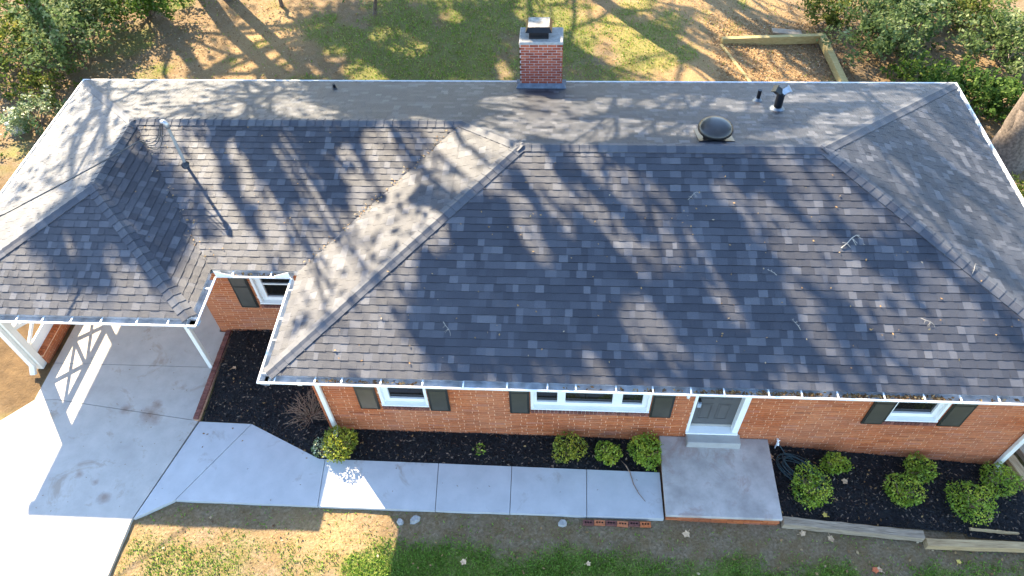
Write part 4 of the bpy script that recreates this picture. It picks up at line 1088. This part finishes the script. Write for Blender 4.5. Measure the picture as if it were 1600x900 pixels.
# grass
def grass_patch(name, n, x0, x1, y0, y1, hgt, label, wid, dry=0.0):
    x = rng.uniform(x0, x1, n); y = rng.uniform(y0, y1, n); k = rng.random(n) < grass_mask(x, y)*0.95+0.03
    x, y = x[k], y[k]; n = len(x); z = gh(x, y)-0.005
    a = rng.random(n)*6.283; hh = hgt*(0.5+rng.random(n)); lean = rng.normal(0, 0.55, (n, 2))*hh[:, None]
    w = wid*(0.6+0.8*rng.random(n)); dx, dy = np.cos(a)*w, np.sin(a)*w
    v = np.stack([np.stack([x-dx, y-dy, z], 1), np.stack([x+dx, y+dy, z], 1), np.stack([x+lean[:, 0]+dx*.4, y+lean[:, 1]+dy*.4, z+hh], 1), np.stack([x+lean[:, 0]-dx*.5, y+lean[:, 1]-dy*.5, z+hh*0.93], 1)], 1).reshape(-1, 3)
    t = np.clip(rng.normal(0.42+dry, 0.2, n)+0.35*(fbm(x, y, 1.7)-0.5), 0, 1)
    tag(np_obj(name, v, np.arange(n*4).reshape(n, 4), MAT['grass'], t), label, 'grass', kind='stuff')
grass_patch('front_grass', 150000, -2.8, 15, -3.3, -1.25, 0.035, 'short green grass along the bottom of the front lawn', 0.010)
grass_patch('back_grass', 90000, -9, 14, 8.5, 18.5, 0.05, 'green grass of the back yard behind the roof', 0.014, 0.22)

# ---------------------------------------------------------------- shrubs
def shrub(name, x, y, z, r, h, mat, label, n=1500, leaf=0.045, cat='shrub', group=None, lump=0.25, seed=0):
    rs = np.random.default_rng(seed+int(abs(x*100)))
    root = empty(name, (x, y, z), label, cat, group)
    m_ = MB()
    for k in range(7):
        a = rs.random()*6.28; rr = r*(0.3+0.5*rs.random()); tp = Vector((x+rr*math.cos(a), y+rr*math.sin(a), z+h*(0.4+0.25*rs.random())))
        m_.tube([(x, y, z-0.03), Vector((x, y, z)).lerp(tp, 0.5)+Vector((0, 0, h*0.08)), tp], [0.014+r*0.02, 0.01+r*.01, 0.005], 5)
    m_.build('stem', MAT['drytwig'], root)
    lc = rs.normal(size=(16, 3)); lc /= np.linalg.norm(lc, axis=1)[:, None]; lc[:, 2] = np.abs(lc[:, 2])
    d = rs.normal(size=(n, 3)); d /= np.linalg.norm(d, axis=1)[:, None]
    b_ = (d@lc.T).max(1)
    rad = (1-lump)+lump*np.clip((b_-0.55)/0.4, 0, 1)+np.abs(rs.normal(0, 0.11, n))
    rad *= np.where(rs.random(n) < 0.25, rs.random(n)**0.5, 1)
    c = d*rad[:, None]; c[:, 2] = np.where(c[:, 2] < 0, c[:, 2]*0.75, c[:, 2])
    cz = h*0.48
    sk = rs.normal(0, .08, 2)
    c = c*(1+0.10*np.sin(3*np.arctan2(d[:, 1], d[:, 0])+rs.random()*6)*(1-np.abs(d[:, 2])))[:, None]
    c = c*np.array([r*(1+rs.normal(0, .08)), r*(1+rs.normal(0, .08)), h*0.52])+np.array([x, y, z+cz])
    c[:, 0] += sk[0]*(c[:, 2]-z); c[:, 1] += sk[1]*(c[:, 2]-z)
    gp = c[rs.integers(0, len(c), 5)]; c = c[(((c[:, None, :]-gp[None])**2).sum(2) > (r*0.22)**2).all(1)]
    c = c[c[:, 2] > z+0.01]
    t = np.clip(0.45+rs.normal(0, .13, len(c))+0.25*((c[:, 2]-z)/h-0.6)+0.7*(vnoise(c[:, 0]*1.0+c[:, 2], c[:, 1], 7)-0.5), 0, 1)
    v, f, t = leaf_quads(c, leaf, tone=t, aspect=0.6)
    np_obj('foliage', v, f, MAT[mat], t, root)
    return root
shrub('golden_shrub', 0.75, -0.02, 0.02, 0.33, 0.50, 'goldshrub', 'golden yellow-green shrub at the walkway bend beside the left downspout', 1700, 0.05)
shrub('variegated_shrub', 0.42, -0.10, 0.03, 0.20, 0.34, 'variegated', 'cream-flecked small shrub left of the golden one at the walkway bend', 520, 0.045, lump=0.5)
shrub('seedling', 3.45, 0.02, 0.03, 0.11, 0.14, 'shrub', 'tiny green seedling alone in the middle of the front mulch bed', 60, 0.05, 'plant', lump=0.6)
shrub('boxwood', 5.20, 0.02, 0.0, 0.27, 0.42, 'goldshrub', 'yellow-green shrub, leftmost of the three left of the porch', 1200, 0.045, lump=0.45, group='small shrubs along the front wall')
shrub('boxwood', 5.93, 0.02, -0.02, 0.24, 0.38, 'shrub', 'dull green shrub, middle of the three left of the porch', 1000, 0.045, lump=0.4, group='small shrubs along the front wall')
shrub('boxwood', 6.70, 0.06, -0.02, 0.30, 0.52, 'shrub', 'taller green shrub against the left edge of the porch', 1700, 0.045, lump=0.3, group='small shrubs along the front wall')
zs = lambda x, y: float(zb2(x, y))
for x, y, r, h, lb in ((10.26, 0.05, 0.22, 0.34, 'small dull green shrub near the wall right of the hose coil'), (9.62, -0.50, 0.33, 0.42, 'round bright green shrub inside the hose coil'),
                       (11.90, 0.08, 0.27, 0.38, 'green shrub near the wall, rear of the touching pair under the right window'), (11.44, -0.40, 0.30, 0.40, 'green shrub, front of the touching pair right of the hose'),
                       (12.70, -0.50, 0.39, 0.48, 'largest round shrub behind the tan landscape timber'), (13.42, 0.02, 0.33, 0.40, 'yellow-green shrub below the right corner downspout')):
    shrub('boxwood', x, y, zs(x, y), r, h, 'shrub', lb, int(4600*r), 0.046, lump=0.25, group='round shrubs right of the porch', seed=int(x*7))
# dead twiggy shrub at the left corner
root = empty('dead_shrub', (-0.05, 0.72, 0.03), 'leafless brown twiggy shrub beside the left front corner', 'shrub')
m_ = MB(); rr = random.Random(8)
for k in range(70):
    a = rr.uniform(0, 6.28); r0 = rr.uniform(.02, .1); el = rr.uniform(.35, 1.3); ln = rr.uniform(.3, .62)
    p = Vector((-0.05+r0*math.cos(a), 0.72+r0*math.sin(a), 0.02)); d = Vector((math.cos(a)*math.cos(el), math.sin(a)*math.cos(el), math.sin(el)))
    pts = [p]
    for j in range(4):
        d = (d+Vector((rr.uniform(-.35, .35), rr.uniform(-.35, .35), rr.uniform(-.3, .15)))).normalized(); pts.append(pts[-1]+d*ln/4)
    m_.tube(pts, [0.007, 0.006, 0.005, 0.004, 0.003], 4)
    for j in (2, 3):
        e = pts[j]+Vector((rr.uniform(-.15, .15), rr.uniform(-.15, .15), rr.uniform(-.02, .12))); m_.tube([pts[j], e], [0.004, 0.002], 4)
m_.build('twigs', MAT['drytwig'], root)

# ---------------------------------------------------------------- back yard things
def beam(a, b_, w, h, parent):
    m_ = MB(); a = Vector(a); b_ = Vector(b_); m_.bar(a, b_, w, h); return m_.build('beam', MAT['yellowwood'], parent, bevel=0.008)
fr = empty('timber_border', (12.0, 14.5, -0.5), 'L-shaped yellowish timber border around leaf litter in the back yard', 'timber border')
zg = lambda x, y: float(gh(x, y))
beam((10.15, 15.25, zg(10.1, 15.2)+0.02), (13.50, 15.75, zg(13.5, 15.7)+0.20), 0.16, 0.28, fr)
beam((13.52, 15.85, zg(13.5, 15.7)+0.22), (13.75, 12.2, zg(13.7, 12.2)+0.10), 0.20, 0.26, fr)
beam((10.12, 15.1, zg(10.1, 15.1)), (11.0, 12.4, zg(11, 12.4)+0.02), 0.10, 0.06, fr)
timber('plank', (12.0, 16.2, zg(12, 16.2)+0.05), (13.0, 16.25, zg(13, 16.2)+0.06), 0.30, 0.05, 'greywood', 'short grey plank lying behind the yellowish timber border', 'plank')
m_ = MB(); m_.lathe((-11.1, 10.1, -0.25), [(0.02, 0), (0.26, 0.0), (0.27, 0.40), (0.22, 0.46), (0.05, 0.48)], 18)
tag(m_.build('utility_pedestal', MAT['plasticgrey'], smooth=True), 'grey plastic utility box beside the pale shrub left of the roof', 'utility box')
m_ = MB(); m_.tube([(-11.9, 10.9, -0.2), (-11.3, 10.2, 0.35)], 0.025, 8); tag(m_.build('pale_pole', MAT['paletwig']), 'thin pale leaning pole beside the grey utility box', 'pole')

def bush(name, x, y, r, h, mat, label, n, leaf=0.10, lump=0.5, seed=0, squash=1.0, cat='bush', group='bushes around the back yard'):
    """loose wild bush: leaf sprays on arching stems"""
    rs = np.random.default_rng(seed+int(abs(x*37+y*11)))
    z = float(gh(x, y)); root = empty(name, (x, y, z), label, cat, group)
    m_ = MB(); tips = []
    ns = max(8, int(10*r))
    for k in range(ns):
        a = rs.random()*6.28; rr = r*math.sqrt(rs.random()); top = z+h*(0.55+0.45*rs.random())*(1-0.45*(rr/r)**2)
        tp = Vector((x+rr*math.cos(a), y+rr*math.sin(a)*squash, top)); mid = Vector((x, y, z)).lerp(tp, 0.5)+Vector((0, 0, h*0.18))
        m_.tube([(x+rs.normal()*r*.1, y+rs.normal()*r*.1, z-0.05), mid, tp], [0.03, 0.018, 0.006], 5); tips.append((mid, tp))
    m_.build('stem', MAT['bark'], root)
    k = rs.integers(0, ns, n); s = rs.random(n)**0.6
    A = np.array([list(t[0]) for t in tips]); B = np.array([list(t[1]) for t in tips])
    c = A[k]*(1-s)[:, None]+B[k]*s[:, None]
    sub = rs.integers(0, 9, n); off = np.random.default_rng(seed+5).normal(size=(ns, 9, 3))*r*0.26
    c = c+off[k, sub]*np.array([1, squash, .55])+rs.normal(size=(n, 3))*r*0.06
    c[:, 2] = np.maximum(c[:, 2], z+0.04)
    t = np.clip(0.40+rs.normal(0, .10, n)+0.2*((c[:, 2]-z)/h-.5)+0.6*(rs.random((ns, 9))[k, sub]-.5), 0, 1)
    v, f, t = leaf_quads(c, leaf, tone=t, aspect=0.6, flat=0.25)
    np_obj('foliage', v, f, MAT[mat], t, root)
B_ = [(-11.4, 14.4, 2.0, 2.2, 'sage', 'large sage-green bush with pale leaves beyond the left roof corner', 4200, .13),
      (-13.4, 13.4, 1.7, 1.8, 'yellowgreen', 'yellow-green bush at the top left edge of the picture', 2600, .12),
      (-9.6, 16.6, 1.6, 1.8, 'leaf', 'green bush behind the large sage bush at top left', 2600, .12),
      (-13.6, 16.6, 1.8, 2.4, 'leaf', 'tall green bush in the top left corner', 2800, .13),
      (-10.6, 10.35, 0.85, 0.9, 'variegated', 'pale cream-leaved shrub just left of the roof edge', 1300, .09),
      (-12.2, 8.3, 1.2, 0.6, 'leaf', 'low green ground cover at the left picture edge', 1300, .09),
      (-11.2, 11.8, 1.0, 0.7, 'yellowgreen', 'low olive brush between the sage bush and pale shrub', 900, .10),
      (15.3, 15.2, 1.5, 1.7, 'sage', 'sage-green bush with whitish leaves behind the timber border corner', 3600, .12),
      (16.4, 16.7, 1.7, 1.7, 'sage', 'dense sage-green bush at the top right behind another sage bush', 3600, .12),
      (14.2, 16.9, 1.0, 1.0, 'yellowgreen', 'low yellow-green bush behind the timber border', 1400, .10),
      (15.6, 13.0, 1.0, 0.9, 'leaf', 'low green bush right of the timber border', 1500, .10),
      (16.9, 12.2, 1.2, 1.1, 'darkleaf', 'dark green bush beyond the right roof corner', 2400, .11),
      (17.9, 11.6, 1.1, 1.3, 'darkleaf', 'dark glossy bush beside the large trunk at right', 2300, .11),
      (18.9, 14.6, 1.4, 1.6, 'sage', 'tall green bush with pale flecks at the right picture edge', 2600, .12),
      (18.4, 17.0, 1.4, 1.2, 'yellowgreen', 'sunlit brush in the top right corner', 2200, .11),
      (16.0, 11.0, 0.7, 0.5, 'yellowgreen', 'low yellow-tinged plant just right of the roof edge', 900, .09),
      (17.0, 8.0, 0.9, 0.6, 'yellowgreen', 'yellowing low plant at the right edge beyond the eave', 900, .09)]
for i, (x, y, r, h, mt, lb, n, lf) in enumerate(B_): bush('bush', x, y, r, h, mt, lb, int(n*1.25), lf*1.05, seed=i)

# ---------------------------------------------------------------- trees
def limb(m_, a, b_, r0, r1, rs, n=6, wob=0.06, n_side=8):
    a = Vector(a); b_ = Vector(b_); ln = (b_-a).length; pts = []
    for i in range(n+1):
        p = a.lerp(b_, i/n)
        if 0 < i < n: p = p+Vector(rs.normal(size=3)*ln*wob*0.5)
        pts.append(p)
    m_.tube(pts, [r0+(r1-r0)*i/n for i in range(n+1)], n_side); return pts
# small tree over the back lawn
rs = np.random.default_rng(21)
root = empty('small_tree', (-1.6, 16.6, -0.2), 'small slender tree with sparse pale leaves above the back lawn', 'tree')
m_ = MB(); pts = limb(m_, (-1.6, 16.6, -0.3), (-1.3, 15.9, 2.4), 0.07, 0.035, rs)
tips = []
for k in range(16):
    p = pts[2+k % 5]; a = rs.random()*6.28; e = p+Vector((math.cos(a)*1.5*rs.random()**.5, math.sin(a)*1.2*rs.random()**.5, 0.2+0.6*rs.random()))
    limb(m_, p, e, 0.02, 0.006, rs, 4, .1, 5); tips.append(e)
m_.build('trunk', MAT['bark'], root)
c = np.array([list(tips[k % 16]) for k in range(1500)])+rs.normal(size=(1500, 3))*np.array([.32, .32, .2])
v, f, t = leaf_quads(c, 0.13, tone=np.clip(rs.normal(.5, .25, 1500), 0, 1)); np_obj('crown', v, f, MAT['sage'], t, root)
root = empty('small_tree', (-5.0, 17.2, -0.2), 'yellowing sapling at the top edge of the back yard', 'tree')
m_ = MB(); pts = limb(m_, (-5.0, 17.2, -0.3), (-4.8, 16.9, 2.2), 0.08, 0.03, rs); tips = []
for k in range(10):
    p = pts[2+k % 5]; a = rs.random()*6.28; e = p+Vector((math.cos(a)*.8, math.sin(a)*.7, 0.3+0.4*rs.random())); limb(m_, p, e, 0.02, 0.006, rs, 4, .1, 5); tips.append(e)
m_.build('trunk', MAT['bark'], root)
c = np.array([list(tips[k % 10]) for k in range(600)])+rs.normal(size=(600, 3))*.25
v, f, t = leaf_quads(c, 0.12, tone=np.clip(rs.normal(.5, .25, 600), 0, 1)); np_obj('crown', v, f, MAT['yellowgreen'], t, root)

# tall trees around the yard; their crowns stand above the picture and throw the dappled shade
LIT = [(7.79,0.18,7.95,-0.35,0.16),(8.7,0.21,9.43,-0.34,0.14),(7.95,-0.35,8.05,-0.74,0.13),(7.27,-0.45,7.5,-0.7,0.09),(7.26,-0.83,7.49,-1.17,0.11),(8.46,-0.44,8.8,-0.73,0.11),(9.51,-0.16,9.96,-0.34,0.09),(8.93,-0.86,9.3,-1.3,0.12),(9.63,-0.68,9.84,-0.96,0.12),(10.04,-0.68,10.24,-1.09,0.1),(9.54,-1.14,9.76,-1.28,0.1),(8.73,-1.97,8.88,-2.27,0.1),(9.04,-1.88,9.31,-2.25,0.11),(7.82,-2.5,8.02,-2.63,0.08),(11.13,-0.32,11.29,-0.45,0.11),(12.35,0.13,12.65,-0.56,0.13),(11.71,-0.74,12.39,-1.3,0.2),(12.6,-1.14,13.2,-1.89,0.17),(12.74,-1.46,13.34,-2.33,0.16),(14.15,-1.73,14.58,-2.59,0.23),(13.3,-1.75,13.54,-2.18,0.16),(11.03,-2.58,11.59,-2.68,0.07),(13.96,-2.31,14.7,-2.69,0.14),(13.55,0.71,14.16,0.68,0.26),(15.05,3.23,15.91,2.08,0.25),(14.24,0.23,14.66,-0.54,0.16),(15.42,0.51,15.74,-0.48,0.2),(14.78,-1.04,15.41,-1.64,0.15),(14.0,2.3,15.16,3.99,0.21),(13.36,2.28,15.09,3.46,0.21),(12.24,1.03,13.34,1.53,0.17),(8.37,3.84,10.1,3.58,0.23),(10.17,4.17,11.89,3.34,0.26),(9.13,1.91,10.72,1.46,0.27),(6.54,3.78,8.1,3.13,0.38),(6.98,2.11,8.88,1.16,0.36),(4.81,2.16,7.3,0.87,0.16),(12.7,4.24,14.94,4.59,0.24),(2.17,1.55,2.9,0.43,0.13),(3.42,1.34,3.83,0.64,0.13),(4.11,1.51,4.66,0.57,0.19),(4.8,1.62,6.15,0.33,0.31),(1.63,0.71,2.07,-0.15,0.15),(2.38,0.42,2.57,-0.14,0.13),(0.83,0.5,1.42,-0.24,0.14),(0.4,1.42,0.77,0.51,0.13),(1.15,1.43,1.44,0.82,0.11),(2.8,-1.48,3.87,-0.91,0.73),(2.89,-2.5,3.53,-2.05,0.23),(3.5,0.24,4.5,-0.23,0.24),(5.17,-0.48,5.65,-0.94,0.17),(5.75,0.93,6.8,0.15,0.32),(4.68,-1.14,4.94,-1.4,0.15),(3.99,-2.04,4.53,-2.63,0.27),(3.62,-1.71,4.23,-2.48,0.22),(-0.83,-0.89,-0.69,-1.17,0.09),(-0.39,-1.16,-0.18,-1.37,0.08),(-1.69,-0.75,-1.52,-0.89,0.06),(13.02,-0.22,13.37,-0.68,0.15),(11.71,-1.54,11.86,-2.21,0.1),(10.36,-1.4,10.53,-1.94,0.1),(4.0,17.09,6.94,14.52,0.46),(6.98,15.27,10.7,12.78,0.59),(4.88,17.09,6.38,16.06,0.32),(0.93,16.68,1.05,16.6,0.2),(2.88,13.77,3.14,12.74,0.1),(9.66,17.07,11.26,15.08,0.27),(11.4,14.71,13.57,12.97,0.3),(12.2,14.71,13.04,13.99,0.34),(10.88,13.99,12.02,12.8,0.22),(-2.6,14.31,-0.93,12.67,0.23),(-3.37,13.57,-2.65,12.67,0.13),(-1.09,15.46,-0.12,14.7,0.3),(10.79,17.48,12.21,15.85,0.25)]
SHADE = [[(7.62,0.23),(13.22,0.27),(15.61,-2.0),(14.94,-2.26),(4.54,-2.5),(4.97,-2.18),(4.42,-1.65)],[(13.24,0.6),(16.44,12.62),(16.4,5.73),(15.61,-2.0)],[(1.05,5.59),(16.44,12.62),(13.24,0.56),(7.58,0.39),(6.2,1.88),(3.78,2.01)],[(0.2,1.9),(6.23,1.7),(3.96,-1.26),(1.92,-0.34),(0.56,0.31)],[(3.0,0.01),(4.6,0.07),(5.86,0.12),(6.78,0.35),(6.49,-0.45),(5.05,-1.4),(4.04,-1.6)],[(-11.3,17.6),(-6.43,17.57),(-6.47,15.06),(-6.15,12.72),(-9.26,12.7)],[(-3.07,12.74),(-4.28,15.07),(-4.44,17.56),(4.43,17.52),(5.93,15.08),(7.25,12.8)],[(5.31,16.26),(8.84,17.49),(14.0,17.47),(13.72,12.84),(7.25,12.8),(8.31,13.97)],[(-2.01,-0.53),(-1.15,-0.15),(-0.64,-0.53),(0.45,-1.45),(-0.05,-1.53),(-1.71,-1.47),(-1.85,-1.04)],[(-1.06,0.62),(-0.87,1.39),(0.48,-0.18),(0.35,-1.03),(-0.24,-0.58)],[(6.89,-1.08),(2.15,-1.08),(1.41,-2.29),(13.37,-1.79),(13.84,-0.62)]]
LIMB = [[(3.22,5.49),(3.55,4.22),(2.57,3.7),(1.02,4.82),(0.81,4.29)],[(0.5,4.15),(0.33,5.43),(1.19,4.95)],[(3.36,5.34),(4.65,4.69),(5.72,3.65),(6.64,3.37),(7.63,2.77)],[(5.02,3.57),(5.95,2.62),(7.21,1.21)],[(4.76,3.27),(5.74,1.95),(6.18,1.11),(6.89,0.06),(7.29,-0.21)],[(-3.81,4.86),(-3.03,3.56),(-3.22,3.07),(-3.08,2.38),(-1.76,0.12),(-2.35,-0.38)],[(-3.03,3.56),(-2.23,2.54),(-1.49,1.34),(-0.88,0.74),(-0.58,0.59),(-0.31,0.55)],[(-0.65,4.45),(-0.7,5.34),(0.02,4.8),(0.93,3.36)],[(-3.33,4.87),(-2.15,4.23),(-1.69,4.9)],[(-1.1,3.0),(-0.55,3.32),(0.26,3.46),(0.59,3.97)],[(0.9,3.36),(1.65,1.98),(1.83,1.55),(2.17,0.92)],[(-3.55,1.5),(-2.7,1.63),(-1.59,1.29)]]

KX, KY = 0.859, -1.02            # ground shift of a shadow per metre of height
def in_poly(P, x, y):
    r = np.zeros(x.shape, bool)
    for i in range(len(P)):
        x0, y0 = P[i-1]; x1, y1_ = P[i]
        if y0 == y1_: continue
        r ^= ((y0 > y) != (y1_ > y)) & (x < (x1-x0)*(y-y0)/(y1_-y0)+x0)
    return r
def open_light(sx, sy, grow=2.0):
    r = np.zeros(sx.shape, bool)
    for ax, ay, bx, by, rad in LIT:
        dx, dy = bx-ax, by-ay; l2 = dx*dx+dy*dy+1e-9
        t = np.clip(((sx-ax)*dx+(sy-ay)*dy)/l2, 0, 1)
        r |= np.hypot(sx-ax-t*dx, sy-ay-t*dy) < rad*grow
    return r
rs = np.random.default_rng(77)
TREES = [  # base x, base y, trunk radius, crown leaf heights
    ['oak_tree', -9.5, 19.6, 0.34, 'tall oak behind the house left of the yard, leafy crown above the view'],
    ['oak_tree', 5.2, 19.0, 0.30, 'tall oak straight behind the house, crown above the view'],
    ['oak_tree', -13.0, 21.0, 0.33, 'tall oak behind the far left bushes, crown above the view'],
    ['oak_tree', 8.2, 20.4, 0.30, 'tall oak behind the timber border'],
    ['oak_tree', 0.5, 25.0, 0.32, 'tall oak in the second row behind the yard'],
    ['oak_tree', 4.5, 26.5, 0.32, 'tall oak furthest back behind the yard']]
npts = 0; LX = []; 
clx = []
while npts < 8800:
    n = 4000
    sx = rs.uniform(-7, 17, n); sy = rs.uniform(-4, 18, n)
    k = np.zeros(n, bool)
    for P in SHADE: k |= in_poly(P, sx, sy)
    k &= rs.random(n) < np.where(sy < 0.9, 1.0, np.where(sy < 6, 0.85, np.where((sx > -3.5) & (sx < 6), 0.55, 0.18)))
    k |= (rs.random(n) < 0.03) & (sy > 1.0) & (sx > -5)
    k &= ~((sx > 11.2) & (sy < 6) & (rs.random(n) < np.where(sx > 12.8, 0.66, 0.5)))
    sx, sy = sx[k], sy[k]; z = rs.uniform(9.0, 15.5, len(sx))
    z = np.where(sy > 8, rs.uniform(7, 14, len(sx)), z)
    clx.append(np.stack([sx, sy, z], 1)); npts += len(sx)
cl = np.concatenate(clx)[:8800]
pos = np.stack([cl[:, 0]-KX*cl[:, 2], cl[:, 1]-KY*cl[:, 2], cl[:, 2]], 1)
TB = np.array([[t[1], t[2]] for t in TREES])
own = np.argmin(np.hypot(pos[:, None, 0]-TB[None, :, 0], pos[:, None, 1]-TB[None, :, 1])+rs.normal(0, .6, (len(pos), len(TB))), 1)
for j, (nm, bx, by, r0, lb) in enumerate(TREES):
    root = empty(nm, (bx, by, -0.2), lb, 'tree', 'tall trees behind the house')
    cs = pos[own == j]
    m_ = MB()
    tk = limb(m_, (bx, by, -0.5), (bx+rs.normal()*.5, by-0.8, 15.0), r0, r0*0.35, rs, 8, .02, 10)
    if len(cs):
        pick = cs[rs.choice(len(cs), min(16, len(cs)), replace=False)]
        for q in pick:
            st = tk[int(np.clip((q[2]-3.0)/15.0*8, 2, 7))]
            pp = limb(m_, st, q, r0*0.26, 0.03, rs, 6, .05, 6)
            near = cs[np.argsort(((cs-q)**2).sum(1))[:6]]
            for e in near[1:]: limb(m_, pp[4], e, 0.03, 0.012, rs, 3, .05, 4)
        c = np.repeat(cs, 9, 0)+rs.normal(size=(len(cs)*9, 3))*np.array([.22, .22, .22])
        sx = c[:, 0]+KX*c[:, 2]; sy = c[:, 1]+KY*c[:, 2]
        c = c[~(open_light(sx, sy) & (rs.random(len(c)) < 0.97))]
        sx = c[:, 0]+KX*c[:, 2]; sy = c[:, 1]+KY*c[:, 2]
        c = c[~(((sx < 1.75) & (sy < -1.30)) | ((sx > 0.2) & (sx < 1.75) & (sy < 0.1)) | ((sx < -4.4) & (sy < 3.3)))]
        v, f, t = leaf_quads(c, 0.23, aspect=0.7)
        np_obj('crown', v, f, MAT['leaf'], t, root)
    m_.build('trunk', MAT['bark'], root)
# two nearly bare trees at the back left whose limbs shade the left roof
def bare_tree(bx, by, zt, runs, r0, label):
    root = empty('bare_tree', (bx, by, -0.2), label, 'tree', 'tall trees behind the house')
    m_ = MB(); tk = limb(m_, (bx, by, -0.5), (bx, by, zt), r0, r0*0.55, rs, 8, .008, 10)
    ends = []
    for run, ra, rb, join in runs:
        zz = zt+0.4+rs.random()*0.8
        P_ = [Vector((sx-KX*(zz+0.12*i), sy-KY*(zz+0.12*i), zz+0.12*i)) for i, (sx, sy) in enumerate(run)]
        if join is not None: P_ = [join(tk, ends)]+P_
        fine = []
        for i in range(len(P_)-1):
            for k in range(4): fine.append(P_[i].lerp(P_[i+1], k/4)+Vector(rs.normal(size=3)*0.03))
        fine.append(P_[-1])
        m_.tube(fine, [ra+(rb-ra)*i/(len(fine)-1) for i in range(len(fine))], 7)
        ends.append(P_)
        for i in range(3, len(fine), 2):
            d = Vector(rs.normal(size=3)); d.z = abs(d.z)*.5; e = fine[i]+d.normalized()*(0.35+0.6*rs.random()); m_.tube([fine[i], fine[i].lerp(e, .5)+Vector(rs.normal(size=3)*.05), e], [rb*.6, rb*.4, 0.008], 5)
            for _ in range(2):
                e2 = e+Vector(rs.normal(size=3))*0.3; m_.tube([fine[i].lerp(e, .6), e2], [0.012, 0.005], 4)
    m_.build('trunk', MAT['bark'], root)
    allp = [p for P_ in ends for p in P_[1:]]
    c = np.array([list(allp[k]) for k in rs.integers(0, len(allp), 420)])+rs.normal(size=(420, 3))*0.45
    sx = c[:, 0]+KX*c[:, 2]; sy = c[:, 1]+KY*c[:, 2]; c = c[~open_light(sx, sy)]
    v, f, t = leaf_quads(c, 0.15); np_obj('crown', v, f, MAT['yellowgreen'], t, root)
top = lambda tk, e: tk[-1]
at = lambda i, k: (lambda tk, e: e[i][k])
zt = 12.0
bare_tree(3.22-KX*zt, 5.49-KY*zt, zt, [(LIMB[0], .17, .07, None), (LIMB[1], .10, .05, at(0, -1)), (LIMB[2], .13, .05, None), (LIMB[3], .09, .04, at(2, 1)), (LIMB[4], .11, .04, at(3, 0)), (LIMB[7], .10, .05, at(1, 0)), (LIMB[9], .07, .03, at(1, 0)), (LIMB[10], .08, .03, at(5, -1))], 0.24, 'nearly bare tall tree behind the left yard with thick forked limbs')
zt = 13.0
bare_tree(-3.81-KX*zt, 4.86-KY*zt, zt, [(LIMB[5], .19, .06, None), (LIMB[6], .14, .05, at(0, 1)), (LIMB[8], .08, .04, at(0, 0)), (LIMB[11], .07, .03, at(0, 4))], 0.26, 'nearly bare tall tree beyond the top left corner')
# the big trunk at the right edge
root = empty('trunk_tree', (17.25, 9.9, -0.7), 'thick bare trunk rising at the right picture edge beyond the roof', 'tree')
m_ = MB(); tk = limb(m_, (17.25, 9.9, -0.9), (17.9, 11.0, 9.0), 0.36, 0.22, rs, 8, .01, 14)
m_.tube([(17.25, 9.9, -0.95), (17.26, 9.92, -0.7), (17.28, 9.95, -0.35), (17.3, 10.0, 0.1), (17.34, 10.05, 0.8)], [0.78, 0.58, 0.47, 0.40, 0.34], 14)
tips = []
for k in range(12):
    a = rs.random()*6.28; p = tk[5+k % 4]; e = p+Vector((math.cos(a)*2.5+1.0, math.sin(a)*2.2, 1.5+2*rs.random())); limb(m_, p, e, .09, .03, rs, 5, .06, 6); tips.append(e)
m_.build('trunk', MAT['bark'], root, smooth=True)
c = np.array([list(tips[k % 12]) for k in range(3500)])+rs.normal(size=(3500, 3))*.8
v, f, t = leaf_quads(c, 0.22); np_obj('crown', v, f, MAT['leaf'], t, root)
